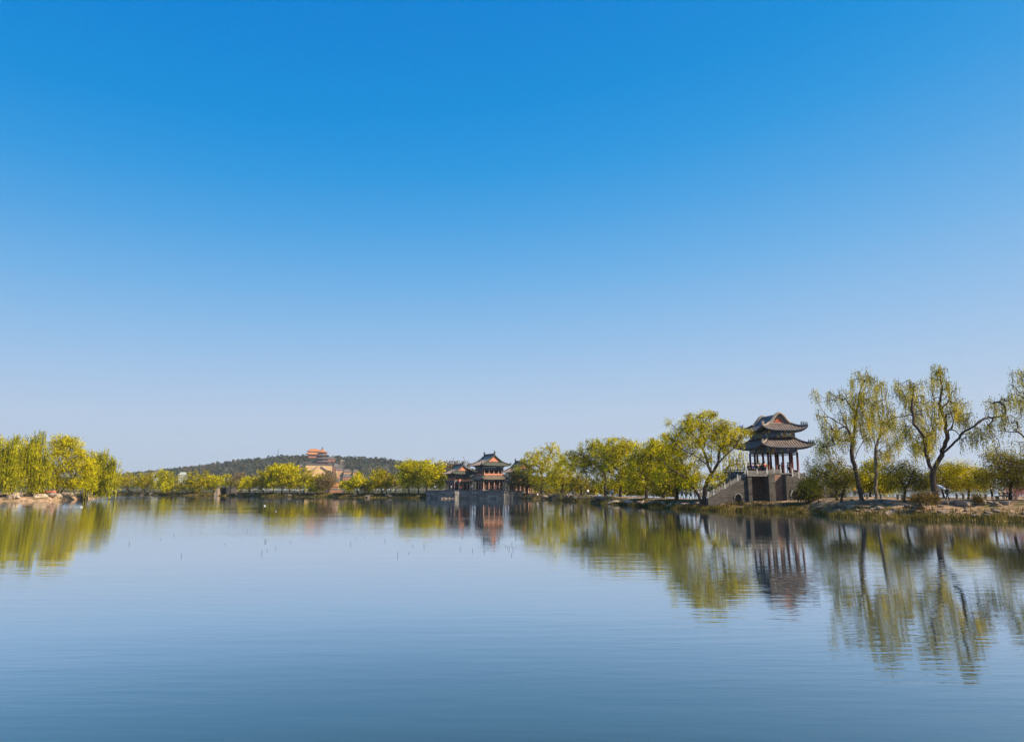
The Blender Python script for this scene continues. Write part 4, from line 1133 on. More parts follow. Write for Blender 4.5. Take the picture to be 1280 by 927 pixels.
# white stone balustrades: posts, rails and panels
def balustrade(P, name='balustrade', ph=0.95, step=1.25):
    o = MB(); PS = []
    P = [Vector(p) for p in P]
    for a_, b_ in zip(P, P[1:]):
        L_ = (b_ - a_).length; k = max(1, round(L_ / step))
        for i in range(k + 1):
            q = a_ + (b_ - a_) * i / k
            pst = MB(); PS.append(pst); pst.box(q.x - .09, q.x + .09, q.y - .09, q.y + .09, q.z - 0.1, q.z + ph)
            pst.lathe(q.x, q.y, [(.07, q.z + ph), (.11, q.z + ph + .08), (.09, q.z + ph + .2), (.02, q.z + ph + .27)], 8)
        up = Vector((0, 0, 1))
        o.bar(a_ + up * (ph - .2), b_ + up * (ph - .2), 0.12, 0.12)
        o.bar(a_ + up * 0.28, b_ + up * 0.28, 0.1, 0.48)
    r = o.build(name, M['granite'], br)
    for x in PS: x.build('newel_post', M['marble'], r)
balustrade([(-6.6, YF - 0.15, DECK), (-3.5, YF - 0.15, DECK)], ph=0.5)
balustrade([(-12.8, YF + 0.32, 1.75), (-11.0, YF + 0.32, 2.65), (-9.2, YF + 0.32, 3.6), (-6.75, YF + 0.32, 5.0)], ph=0.75)
balustrade([(-12.8, -0.3, 1.75), (-11.0, -0.3, 2.65), (-9.2, -0.3, 3.6), (-6.75, -0.3, 5.0)], ph=0.75)
balustrade([(0.2, YR + 0.22, 5.0), (2.2, YR + 0.22, 4.4), (5.2, YR + 0.22, 3.05), (8.5, YR + 0.22, 1.95)])
balustrade([(-3.3, YF + 0.1, DECK + 0.16), (-1.1, YF + 0.1, DECK + 0.16)], ph=.6)
balustrade([(-6.6, 4.2, DECK), (3.2, 4.2, DECK + .16)])
m = MB(); m.box(-7.2, 9.0, YR - 0.5, YF + 1.5, 0.15, GZ + 0.22); m.build('plinth', M['granite'], br)
# pavilion columns
CX = [-2.4, -1.15, 1.15, 2.4]; CY = [-3.05, -1.4, 1.4, 3.05]
CT_ = 8.75
for i, x in enumerate(CX):
    for j, y in enumerate(CY):
        if i in (0, 3) or j in (0, 3): col(br, x, y, DECK + 0.16, CT_, 0.175, 'red_wood')
for (a_, b_) in (((-2.4, -3.05), (-1.15, -3.05)), ((1.15, -3.05), (2.4, -3.05)), ((2.4, -3.05), (2.4, -1.4)), ((2.4, 1.4), (2.4, 3.05)), ((-2.4, -3.05), (-2.4, -1.4)), ((-2.4, 1.4), (-2.4, 3.05)), ((-2.4, 3.05), (2.4, 3.05))):
    s = MB(); s.bar((a_[0], a_[1], DECK + .62), (b_[0], b_[1], DECK + .62), 0.3, 0.08); s.bar((a_[0], a_[1], DECK + .4), (b_[0], b_[1], DECK + .4), 0.06, 0.36)
    s.build('bench_rail', M['red_wood'], br)
# hanging lattice below the beams
h = MB()
for (x0, y0, x1, y1) in ((-2.4, -3.05, 2.4, -3.05), (-2.4, 3.05, 2.4, 3.05), (-2.4, -3.05, -2.4, 3.05), (2.4, -3.05, 2.4, 3.05)):
    A_, B2 = Vector((x0, y0, CT_ - .38)), Vector((x1, y1, CT_ - .38))
    h.bar(A_, B2, .05, .05); h.bar(A_ + Vector((0, 0, .16)), B2 + Vector((0, 0, .16)), .04, .04)
    k = int((B2 - A_).length / .28)
    for i in range(1, k):
        q = A_ + (B2 - A_) * i / k; h.bar(q, q + Vector((0, 0, .33)), .045, .045)
h.build('hanging_lattice', M['paint'], br)
frieze(br, 0, 0, 2.42, 3.07, CT_ - 0.04, CT_ + 0.5, 'paint', 0.22)
brackets(br, 0, 0, 2.55, 3.2, CT_ + 0.5, 8, 0.17)
c_ = MB(); c_.box(-2.9, 2.9, -3.5, 3.5, CT_ + 0.82, CT_ + 0.9); c_.build('ceiling_board', M['paint_dark'], br)
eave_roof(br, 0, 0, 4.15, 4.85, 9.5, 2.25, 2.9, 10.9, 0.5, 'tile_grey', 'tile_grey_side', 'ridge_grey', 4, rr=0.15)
# upper storey
f = MB(); f.box(-2.2, 2.2, -2.85, 2.85, 10.6, 11.15); f.build('upper_wall', M['lattice'], br)
frieze(br, 0, 0, 2.28, 2.93, 11.1, 11.75, 'paint', 0.2)
brackets(br, 0, 0, 2.35, 3.0, 11.7, 7, 0.17)
c_ = MB(); c_.box(-2.7, 2.7, -3.3, 3.3, 12.02, 12.1); c_.build('ceiling_board', M['paint_dark'], br)
gabled_roof(br, 0, 0, 3.65, 4.2, 12.2, 1.85, 2.75, 13.2, 14.8, 0.6, 'tile_grey', 'tile_grey_side', 'ridge_grey', True, beasts=4, rr=0.17)

# ------------------------------------------------------------------ two lakeside halls on a stone terrace
tz = 2.35
terr = MB()
A0 = (pt(533, 618, 217).x, 217); A1 = (pt(568.5, 618, 211.4).x, 211.4); A2 = (pt(574, 618, 212.6).x, 212.6); A3 = (pt(630, 618, 206.6).x, 206.6)
polyt = [A0, A1, A2, A3, (A3[0] + 5.5, 213.5), (A3[0] + 7, 232), (A0[0], 236)]
tr = empty('stone_terrace', (A3[0], A3[1], 0))
tag(tr, 'long grey stone lakeside terrace under the two tiled halls', 'terrace')
rel = lambda p: (p[0] - A3[0], p[1] - A3[1])
terr.prism([rel(p) for p in polyt], -0.6, tz - 0.25); terr.build('terrace_wall', M['quay'], tr)
cc = MB(); cx_, cy_ = np.mean([p[0] for p in polyt]), np.mean([p[1] for p in polyt])
cc.prism([rel((cx_ + (p[0] - cx_) * 1.012, cy_ + (p[1] - cy_) * 1.015)) for p in polyt], tz - 0.248, tz); cc.build('coping', M['ridge_dark'], tr)

def two_storey_hall(label, u, D, rot, a, b, z0, zb, zlow, zup, z_eave, z_in, z_r, a1, b1, low_roof=True, balcony=True, porch=False):
    p = pt(u, 618, D)
    h = empty('tiled_hall', (p.x, D, z0), R(rot))
    tag(h, label, 'pavilion', 'green-edged tiled halls on the lakeside terrace')
    q = lambda z: z - z0
    wa, wb = a - 1.35, b - 1.35
    b_ = MB(); b_.box(-wa - 0.6, wa + 0.6, -wb - 0.6, wb + 0.6, 0.003, 0.25); b_.build('base', M['granite'], h)
    f = MB(); f.box(-wa + .5, wa - .5, -wb + .5, wb - .5, 0.25, q(zlow) - .2); f.build('lower_wall', M['lattice'], h)
    nx = 5
    for i in range(nx):
        x = -wa + 2 * wa * i / (nx - 1)
        for y in (-wb, wb): col(h, x, y, 0.25, q(zlow), 0.17, 'col_tan')
    for i in range(1, 4):
        y = -wb + 2 * wb * i / 4
        for x in (-wa, wa): col(h, x, y, 0.25, q(zlow), 0.17, 'col_tan')
    frieze(h, 0, 0, wa, wb, q(zlow) - 0.55, q(zlow), 'paint_dark', 0.25)
    if low_roof:
        eave_roof(h, 0, 0, a - 0.4, b - 0.4, q(zlow) + 0.1, wa - 0.3, wb - 0.3, q(zb), 0.25, 'tile_tan', 'tile_tan_lit_side', 'tile_green', 2, rr=0.14)
    else:
        f = MB(); f.box(-wa - 0.35, wa + 0.35, -wb - 0.35, wb + 0.35, q(zlow) + 0.003, q(zb)); f.build('floor_band', M['paint_dark'], h)
    f = MB(); f.box(-wa + .8, wa - .8, -wb + .8, wb - .8, q(zlow), q(zup)); f.build('upper_wall', M['lattice'], h)
    for i in range(5):
        x = (-wa + 0.4) + 2 * (wa - 0.4) * i / 4
        for y in (-wb + 0.4, wb - 0.4): col(h, x, y, q(zb), q(zup), 0.13, 'col_tan')
    for i in range(1, 4):
        y = (-wb + 0.4) + 2 * (wb - 0.4) * i / 4
        for x in (-wa + 0.4, wa - 0.4): col(h, x, y, q(zb), q(zup), 0.13, 'col_tan')
    frieze(h, 0, 0, wa - 0.38, wb - 0.38, q(zb), q(zb) + 0.5, 'gable_orange', 0.1, 'balcony_rail')
    frieze(h, 0, 0, wa - 0.35, wb - 0.35, q(zup) - 0.5, q(zup) + 0.25, 'paint_dark', 0.22)
    brackets(h, 0, 0, wa - 0.2, wb - 0.2, q(zup) + 0.22, 8, 0.2, 'paint_dark')
    c_ = MB(); c_.box(-wa - 0.1, wa + 0.1, -wb - 0.1, wb + 0.1, q(zup) + 0.62, q(zup) + 0.7); c_.build('ceiling_board', M['paint_dark'], h)
    gabled_roof(h, 0, 0, a, b, q(z_eave), a1, b1, q(z_in), q(z_r), 0.26, 'tile_green', 'tile_tan_lit_side', 'tile_green', False, 'gable_orange', 0.17, 2)
    if porch:
        f = MB(); f.box(-1.9, 1.9, -wb - 1.5, -wb - 0.2, q(5.05), q(5.75)); f.build('porch_canopy', M['gable_orange'], h)
        for x in (-1.7, 1.7):
            col(h, x, -wb - 1.35, 0.003, q(5.05), 0.14, 'col_tan')
    return h
two_storey_hall('larger upper hall with dark ridge and orange gable at the terrace right', 611.5, 216.5, 27, 4.9, 4.9, tz, 6.95, 5.65, 8.95, 9.9, 10.85, 12.9, 2.9, 3.75)
two_storey_hall('lower left hall with small canopy over its door on the terrace', 573.5, 220.0, 27, 4.15, 4.6, tz, 5.35, 4.9, 6.75, 7.45, 8.2, 9.95, 2.6, 3.3, low_roof=False, porch=True)
two_storey_hall('hall roof half hidden by the leaves right of the large hall', 650, 226, 27, 4.3, 4.3, 1.35, 5.4, 4.7, 7.2, 8.1, 9.1, 11.2, 2.5, 3.2)

# ------------------------------------------------------------------ palace on the hill
PD = 1180.0
def pz(v, D=PD): return pt(640, v, D).z
def px_(u, D=PD): return pt(u, 585, D).x
def far_box(mb, u0, u1, v1, v0, D, depth):
    mb.box(px_(u0, D), px_(u1, D), D, D + depth, pz(v0, D), pz(v1, D))
def oct_roof(mb, x, y, r0, z0, r1, z1, n=8):
    k = 5
    mb.lathe(x, y, [(r0 * 0.94, z0 - 0.7), (r0, z0)] + [(r0 + (r1 - r0) * t / k, z0 + (z1 - z0) * (t / k) ** 1.5) for t in range(1, k + 1)], n, pi / 8)
pw = empty('platform_wall', (px_(399), PD, pz(612)))
pw.rotation_euler = (0, 0, R(24))
tag(pw, 'tall sunlit ochre retaining wall with crossed stairs below the hill tower', 'wall')
ox, oy, oz = pw.location
def loc_box(u0, u1, vt, vb, D0, dep):
    m = MB(); m.box(px_(u0) - ox, px_(u1) - ox, D0 - oy, D0 - oy + dep, pz(vb) - oz, pz(vt) - oz); return m
loc_box(382.5, 415, 580.6, 612, PD, 42).build('wall', M['wall_ochre'], pw)
loc_box(382.0, 415.5, 579.7, 580.9, PD - 1.2, 43).build('parapet', M['tile_far'], pw)
for sg in (-1, 1):
    s = MB()
    s.bar((px_(399 + sg * 2) - ox, -1.5, pz(582.5) - oz), (px_(399 + sg * 13) - ox, -1.5, pz(589.5) - oz), 1.6, 1.5)
    s.build('stair', M['stone_warm'], pw)
s = MB(); s.box(px_(392) - ox, px_(406) - ox, -9, -0.02, 0, pz(597) - oz); s.build('lower_terrace', M['wall_ochre'], pw)
# sun turned wall faces: whole palace is set square to the view
tw = empty('hill_tower', (px_(398.7), PD + 16, pz(580.6)))
tag(tw, 'octagonal tower with stacked dark eaves crowning the wooded hill', 'tower')
z = 0; sc_ = 1180 / FPX
def V2(v): return pz(v) - pz(580.6)
lv = [(579.8, 576.0, 8.3), (574.6, 572.2, 7.6), (570.8, 568.0, 6.6), (566.4, 564.4, 5.4)]
for i, (vb, vt, rr) in enumerate(lv):
    w = MB(); w.lathe(0, 0, [(rr * sc_ * 0.93, V2(vb) - 1.2), (rr * sc_ * 0.93, V2(vt) + 0.6)], 8, pi / 8)
    w.build('storey', M['red_far'], tw)
for i, (ve, vi, r0, r1) in enumerate([(577.0, 574.3, 11.6, 7.0), (572.9, 570.5, 10.6, 6.2), (568.6, 566.1, 9.5, 5.2), (564.6, 560.2, 7.8, 0.6)]):
    w = MB(); oct_roof(w, 0, 0, r0 * sc_, V2(ve), r1 * sc_, V2(vi)); w.build('eave_roof', M['tile_far' if i < 3 else 'tile_orange'], tw)
w = MB(); w.lathe(0, 0, [(1.2, V2(560.6)), (1.4, V2(559.6)), (0.6, V2(559)), (1.0, V2(558.5)), (0.1, V2(557.6))], 8); w.build('finial', M['ridge_dark'], tw)
def far_hall(label, cat, u0, u1, v_ridge, v_eave, v_base, D, wall, roof, rot=24, storeys=1, group=None, depth=None):
    """small rectangular hall with a curved hip roof, ridge across the view"""
    x0, x1 = px_(u0, D), px_(u1, D)
    w = (x1 - x0) / 2; d = depth or max(4.5, w * 0.55)
    zb = pz(v_base, D)
    h = empty('hillside_hall', ((x0 + x1) / 2, D + d, zb), R(rot))
    tag(h, label, cat, group)
    f = MB(); f.box(-w * .86, w * .86, -d * .82, d * .82, -3, pz(v_eave, D) - zb + .3); f.build('wall', M[wall], h)
    cmb = MB()
    n = 6
    for i in range(n):
        x = -w * .86 + 2 * w * .86 * i / (n - 1)
        cmb.box(x - w * .04, x + w * .04, -d * .82 - 0.5, -d * .82 - 0.01, -1, pz(v_eave, D) - zb + .2)
    cmb.build('pilaster', M['red_far' if wall != 'wall_pale' else wall], h)
    ze, zr = pz(v_eave, D) - zb, pz(v_ridge, D) - zb
    r = MB()
    skirt(r, 0, 0, 0, w, d, ze, w * .6, d * .04, zr, 0.8 * w / 8, 0.5); skirt(r, 0, 0, 2, w, d, ze, w * .6, d * .04, zr, 0.8 * w / 8, 0.5)
    skirt(r, 0, 0, 1, w, d, ze + .01, w * .6, d * .04, zr, 0.8 * w / 8, 0.5); skirt(r, 0, 0, 3, w, d, ze + .01, w * .6, d * .04, zr, 0.8 * w / 8, 0.5)
    ro = r.build('roof', M[roof], h)
    k = MB(); k.box(-w * .62, w * .62, -.5, .5, zr - .3, zr + .9); k.build('roof_ridge', M['ridge_dark' if roof == 'tile_far' else roof], ro)
    return h
HG = 'small palace buildings on the hillside'
th_ = far_hall('two-tiered orange-roofed temple hall behind the top of the hill tower', 'temple', 382, 399, 561.2, 563.8, 570, 1290, 'red_far', 'tile_orange')
w_ = (px_(400.5, 1290) - px_(380.5, 1290)) / 2; d_ = w_ * .6
lr_ = MB(); z0_, z1_ = pz(567.4, 1290) - pz(570, 1290), pz(565.6, 1290) - pz(570, 1290)
for sd_ in range(4): skirt(lr_, 0, 0, sd_, w_, d_, z0_ + .01 * (sd_ % 2), w_ * .8, d_ * .8, z1_ + .01 * (sd_ % 2), 1.0, .5)
lr_.build('lower_roof', M['tile_orange'], th_)
far_hall('dark-roofed gallery at the left end of the ochre platform wall', 'hall', 371, 383, 580.2, 582.6, 588, 1185, 'red_far', 'tile_far')
far_hall('dark corner pavilion at the right end of the ochre platform wall', 'pavilion', 415.2, 423, 579.2, 583.3, 592, 1175, 'red_far', 'tile_far')
far_hall('stepped hall below the right corner pavilion on the slope', 'hall', 418, 428, 584.6, 587, 598, 1150, 'wall_ochre', 'tile_far')
far_hall('pale-roofed hall right of the palace slope under a yellow tree', 'hall', 428, 439, 586.5, 589.5, 595, 1150, 'wall_ochre', 'tile_tan')
far_hall('small hall at the right of the pale-roofed one on the slope', 'hall', 440, 448, 587, 589.8, 595, 1150, 'wall_ochre', 'tile_tan')
far_hall('pink-walled hall lower on the slope right of the palace', 'hall', 427, 439, 593, 595.6, 602, 1120, 'red_far', 'tile_far')
far_hall('low red hall on the ridge right of the tower', 'hall', 405, 418, 571, 573, 578, 1330, 'red_far', 'tile_far')
far_hall('little white roofed kiosk on the ridge far right of the tower', 'pavilion', 423, 431, 574.6, 576, 580, 1330, 'red_far', 'wall_pale')
far_hall('orange roofed gate hall at the foot of the palace', 'hall', 404, 413, 597.5, 601.5, 611, 1060, 'red_far', 'tile_orange')
far_hall('green and orange upper roof of the lakeside entrance gate', 'gate', 410, 426, 598.6, 602.2, 604.6, 1052, 'gable_orange', 'tile_tan')
far_hall('orange lower roof of the lakeside entrance gate', 'gate', 409, 428, 604.0, 607.2, 611.6, 1040, 'red_far', 'tile_orange')
far_hall('pale green roofed hall behind the trees of the far left bank', 'hall', 222, 233, 590.5, 593, 602, 980, 'wall_pale', 'wall_pale')
far_hall('tiny grey-walled house behind the far left bank', 'house', 190, 198, 588.5, 591, 602, 980, 'wall_pale', 'tile_far')
# long lakeside gallery
def gallery(label, u0, u1, D, vt):
    g = empty('long_gallery', (px_(u0, D), D, 0.9)); tag(g, label, 'gallery')
    x1 = px_(u1, D) - px_(u0, D)
    zt = pz(vt, D) - 0.9
    w = MB(); w.box(0, x1, 3.0, 3.4, 0, zt * .75); w.build('wall', M['stone_warm'], g)
    c = MB(); n = int(x1 / 4)
    for i in range(n + 1): c.box(i * x1 / n - .15, i * x1 / n + .15, 0, .3, 0, zt * .75)
    c.build('column_row', M['red_far'], g)
    r = MB(); r.prism([(0, -1)] and [(-.5, -1.0), (x1 + .5, -1.0), (x1 + .5, 4.4), (-.5, 4.4)], zt * .75 + .01, zt * .8)
    r.add([(-.5, -1, zt * .8 + .01), (x1 + .5, -1, zt * .8 + .01), (x1 + .5, 1.7, zt), (-.5, 1.7, zt), (-.5, 4.4, zt * .8 + .01), (x1 + .5, 4.4, zt * .8 + .01)], [(0, 1, 2, 3), (3, 2, 5, 4), (0, 3, 4), (1, 5, 2)])
    r.build('roof', M['tile_far'], g)
    q = MB(); q.box(-1, x1 + 1, -3.2, -1.4, -1.6, 0.5); q.build('embankment', M['wall_pale'], g)
gallery('long red-columned waterside gallery at the foot of the hill left of the palace', 283, 400, 978, 608.6)
gallery('long tan-walled waterside gallery at the foot of the hill right of the palace', 430, 502, 979, 608.6)
# antenna mast on the ridge
ms = empty('radio_mast', (px_(346.5, 1390), 1390, pz(574, 1390))); tag(ms, 'thin radio mast standing on the wooded ridge', 'mast')
t_ = MB(); top = pz(561, 1390) - pz(574, 1390)
for a_ in range(3):
    t_.bar((1.2 * cos(a_ * 2.09), 1.2 * sin(a_ * 2.09), 0), (0.12 * cos(a_ * 2.09), 0.12 * sin(a_ * 2.09), top), .22, .22)
for k in range(8):
    zz = top * k / 8; rr = 1.2 - 1.08 * k / 8
    for a_ in range(3):
        t_.bar((rr * cos(a_ * 2.09), rr * sin(a_ * 2.09), zz), (rr * cos((a_ + 1) * 2.09), rr * sin((a_ + 1) * 2.09), zz + 1), .12, .12)
t_.build('lattice_frame', M['metal_dark'], ms)

# ------------------------------------------------------------------ small stone bridge on the far bank
D = shore_D(278) + 0.6
p = pt(278, 618, D)
sb = empty('small_bridge', (p.x, D, 0), R(-4)); tag(sb, 'small stone bridge on the far bank, sunlit pier and shaded gap put into its colours', 'bridge')
m = MB()
m.add([(-3.4, 0, -.4), (-1.9, 0, -.4), (-1.9, 0, 3.0), (-2.4, 0, 3.0), (-3.4, 0, 1.0), (-3.4, 8, -.4), (-1.9, 8, -.4), (-1.9, 8, 3.0), (-2.4, 8, 3.0), (-3.4, 8, 1.0)],
      [(0, 1, 2, 3, 4), (9, 8, 7, 6, 5), (0, 5, 6, 1), (1, 6, 7, 2), (2, 7, 8, 3), (3, 8, 9, 4), (4, 9, 5, 0)])
m.build('pier', M['stone_warm'], sb)  # pale warm stone puts the sunlit look into this pier's colour
m = MB(); m.box(1.2, 3.2, .5, 8, -.4, 2.9); m.build('pier', M['stone'], sb)
m = MB(); m.box(-2.3, 3.4, 1.2, 7.8, 3.003, 3.35); m.build('deck', M['stone'], sb)
m = MB(); m.box(-1.9, 1.2, 4.0, 4.4, -.4, 3.0); m.build('gap_shade_panel', M['metal_dark'], sb)  # added dark panel standing in for the shade inside the gap
for x in (-2.2, -.4, 1.4, 3.2):
    m = MB(); m.box(x - .12, x + .12, 1.3, 1.54, 3.352, 4.2); m.build('post', M['granite'], sb)
m = MB(); m.bar((-2.2, 1.42, 3.9), (3.2, 1.42, 3.9), .1, .12); m.build('rail', M['granite'], sb)

# stone bench with red slab top on the islet
D = 182
p = pt(59.5, 618, D)
bn = empty('shore_stall', (p.x, D, islet_z(59, D))); tag(bn, 'low table-like stand with red top and pale legs among the islet boulders', 'stand')
m = MB(); m.box(-1.7, 1.7, -.7, .7, 1.0, 1.5); m.build('top', M['plaster_red'], bn)
for x in (-1.4, -.45, .45, 1.4):
    m = MB(); m.box(x - .16, x + .16, -.5, .5, -.1, 1.0); m.build('leg', M['marble'], bn)

# ------------------------------------------------------------------ rocks, one object each
def rock_mesh(seed, mat):
    rng = np.random.default_rng(seed)
    bm = bmesh.new(); bmesh.ops.create_icosphere(bm, subdivisions=3, radius=1)
    ax = rand_unit(rng, 9); th = rng.uniform(0.45, 0.85, 9)
    for v in bm.verts:
        p = np.array(v.co)
        for a_, t_2 in zip(ax, th):
            d = p @ a_
            if d > t_2: p = p - a_ * (d - t_2) * 0.9
        p *= 1 + 0.06 * sin(p[0] * 7 + seed) * cos(p[1] * 6) + 0.04 * sin(p[2] * 13)
        v.co = p
    me = bpy.data.meshes.new('rock'); bm.to_mesh(me); bm.free()
    me.materials.append(mat)
    return me
RM = [rock_mesh(i, M['rock']) for i in range(5)]; RP = [rock_mesh(i + 9, M['rock_pale']) for i in range(4)]
rng = np.random.default_rng(77)
def rock(u, D, z, sx, sy, sz, me, label, group):
    o = bpy.data.objects.new('rock', me); COL.objects.link(o)
    o.location = (pt(u, 618, D).x, D, z); o.scale = (sx, sy, sz); o.rotation_euler = (rng.normal() * .15, rng.normal() * .15, rng.uniform(0, 6.28))
    tag(o, label, 'rock', group)
for i in range(78):
    u = rng.uniform(1020, 1300); D0 = shore_D(u); t = rng.uniform(1.5, 8.5); D = D0 + t
    s = rng.uniform(0.14, 0.5) * (1.5 if rng.uniform() < .15 else 1)
    sz_ = s * rng.uniform(.45, .9)
    rock(u, D, land_z(u, D) + s * .1, s * rng.uniform(1, 1.9), s, sz_, RM[i % 5], ('%s brown grey rock on the near right bank %s' % ('flat' if sz_ < .2 else 'chunky' if sz_ > .33 else 'medium', 'below the willow nearest the bridge' if u < 1085 else 'between the two dark willow trunks' if u < 1150 else 'below the tallest willow' if u < 1200 else 'below the seated visitors')), 'rocks of the near right bank')
for i in range(34):
    u = rng.uniform(636, 1000); 
    if 890 < u < 1000: continue
    D0 = shore_D(u); D = D0 + rng.uniform(1.5, 4)
    s = rng.uniform(0.4, 1.1)
    rock(u, D, land_z(u, D) + s * .1, s * rng.uniform(1, 2.0), s, s * rng.uniform(.4, .7), RM[i % 5] if rng.uniform() < .6 else RP[i % 4], '%s tan rock at the waterline %s' % ('low' if s < .7 else 'large', 'right of the lakeside hall' if u < 700 else 'below the wide olive tree' if u < 780 else 'below the walking group' if u < 870 else 'at the foot of the bridge'), 'rocks of the middle causeway bank')
for i in range(30):
    u = rng.uniform(-20, 112) if i < 26 else rng.uniform(96, 112); D0 = islet_D(u); D = D0 + rng.uniform(1.5, 7) * (0.5 if u > 95 else 1)
    s = rng.uniform(0.5, 1.15)
    rock(u, D, islet_z(u, D) + s * .25, s * rng.uniform(1, 1.6), s, s * rng.uniform(.6, .9), RP[i % 4] if rng.uniform() < .7 else RM[i % 5], '%s pale boulder on the left islet %s' % ('small' if s < .8 else 'big', 'below the left edge curtains' if u < 30 else 'beside the red-topped stand' if u < 70 else 'below the dome-shaped willow'), 'boulders of the left islet')
for i in range(26):
    u = rng.uniform(125, 530); D0 = shore_D(u); D = D0 + rng.uniform(1.0, 3)
    if 262 < u < 294: continue
    s = rng.uniform(0.4, 1.1)
    rock(u, D, land_z(u, D) + s * .1, s * rng.uniform(1, 2.4), s, s * rng.uniform(.4, .7), RM[i % 5], '%s dark rock on the far waterline %s' % ('small' if s < .75 else 'long', 'left of the small stone bridge' if u < 270 else 'below the widest yellow crown' if u < 380 else 'below the palace' if u < 430 else 'left of the dense bright clump'), 'rocks of the far bank')
for i, (u, s) in enumerate(((553, .4), (557, .5), (562, .45), (566, .35))):
    rock(u, 210.5 - .4 * (i % 2), 0.05, s * 1.9, s, s * .7, RM[i % 4], 'orange-lit low rock in the water before the terrace', 'rocks before the lakeside terrace')
rock(1147, 81.5, land_z(1147, 81.5) + .15, 1.2, .8, .6, RM[1], 'large grey boulder on the path left of the tallest willow', None)

# ------------------------------------------------------------------ reeds and grass along the shores
def reeds(name, spans, seed, fD, fz, n_per_m, hgt, t0=-0.7, t1=2.2, w=0.035, mat='reed'):
    rng = np.random.default_rng(seed); X = []; H = []
    for (u0, u1, k) in spans:
        xa, xb = pt(u0, 618, fD(u0)).x, pt(u1, 618, fD(u1)).x
        n = int(abs(xb - xa) * n_per_m * k)
        us = rng.uniform(u0, u1, n); ts = t0 + (t1 - t0) * rng.uniform(size=n) ** 1.2
        for u, t in zip(us, ts):
            D = fD(u) + t
            cl = 0.55 + 0.45 * sin(u * .21 + 2 * sin(u * .047)) * cos(u * .093 + t)
            if rng.uniform() > cl * 1.25 + .15: continue
            X.append((pt(u, 618, D).x, D, max(fz(u, D), -.05))); H.append(hgt * rng.uniform(.45, 1.1) * (0.6 + .5 * cl))
    X = np.array(X); H = np.array(H); n = len(X)
    a = rng.uniform(0, 2 * pi, n); dx = np.stack([np.cos(a), np.sin(a), np.zeros(n)], 1) * (w * rng.uniform(.7, 1.4, n))[:, None]
    ln = np.stack([rng.normal(size=n) * .16, rng.normal(size=n) * .16, np.ones(n)], 1) * H[:, None]
    V = np.empty((n, 4, 3)); V[:, 0] = X - dx; V[:, 1] = X + dx; V[:, 2] = X + ln + dx * .15; V[:, 3] = X + ln - dx * .15
    o = np_mesh(name, V.reshape(-1, 3), [np.arange(n * 4).reshape(n, 4)], M[mat]); tag(o, kind='stuff')
reeds('shore_reeds', [(1000, 1300, 1.0), (760, 1000, 1.0), (700, 760, .8)], 301, shore_D, land_z, 260, 0.75, -1.4, 1.6)
reeds('bank_grass', [(1000, 1300, .9), (740, 1000, 1.0)], 302, shore_D, land_z, 380, 0.36, 0.8, 5.5)
reeds('far_bank_grass', [(120, 535, 1.0), (640, 740, .8)], 303, shore_D, land_z, 150, 0.5, -.4, 8.0, .09)
reeds('islet_grass', [(-60, 128, 1.0)], 304, islet_D, islet_z, 60, 0.35, .2, 8.0, .06)

# ------------------------------------------------------------------ shrubs
def shrub(label, u, D, zf, blobs, leaf, n, seed, group=None, size=.14, leaves=40, spread=.4):
    tree('shrub', label, group, u, D, zf, blobs, leaf, n, leaves, spread, size, 'round', seed, r_base=.06, step=.35, cat='shrub', parts=('stem', 'foliage'), fork=.3, loc_drop=.05)
shrub('wide low brown-green shrub in front of the tallest willow trunk', 1153, 79, land_z(1153, 79), [(1153, 620, 17, 6), (1142, 622, 9, 4), (1166, 620, 8, 5)], 'leaf_shrub', 130, 401)
shrub('pale dry grass-like tuft on the bank right of the tallest willow', 1222, 80, land_z(1222, 80), [(1222, 621, 7, 5)], 'leaf_shrub', 34, 402)
shrub('pink blossoming shrub near the right edge of the view', 1267, 88, land_z(1267, 88), [(1266, 611, 8, 6), (1274, 613, 6, 5)], 'leaf_pink', 50, 403, leaves=22)
shrub('small dark shrub at the water edge of the far bank before the gate', 420, shore_D(420) + 1.2, .4, [(420, 618.5, 4.5, 3)], 'leaf_dark', 16, 404, size=.4)
US = 'low understorey shrubs between the causeway trunks'
rng = np.random.default_rng(9)
k = 0
for u in (646, 655, 664, 674, 688, 697, 704, 716, 724, 736, 742, 752, 764, 771, 779, 788, 797, 804, 817, 826, 833, 843):
    D = shore_D(u) + lerp_table(SH_W, u) - 5
    sc2 = 870 / D
    hh = rng.uniform(2.0, 4.2)
    v0 = HOR - (land_z(u, D) + hh * .55 - CAMZ) * sc2
    shrub('%s undergrowth shrub beneath the causeway trees, %s' % (['dark green', 'olive', 'yellow-green'][k % 3], 'towards the lakeside hall' if u < 700 else 'midway along the group' if u < 775 else 'towards the bridge pavilion'), u, D, land_z(u, D), [(u, v0, rng.uniform(6, 10), hh * .5 * sc2)], ['leaf_dark', 'leaf_olive', 'leaf_green'][k % 3], 34, 410 + k, US, size=.34, spread=.7, leaves=34)
    k += 1

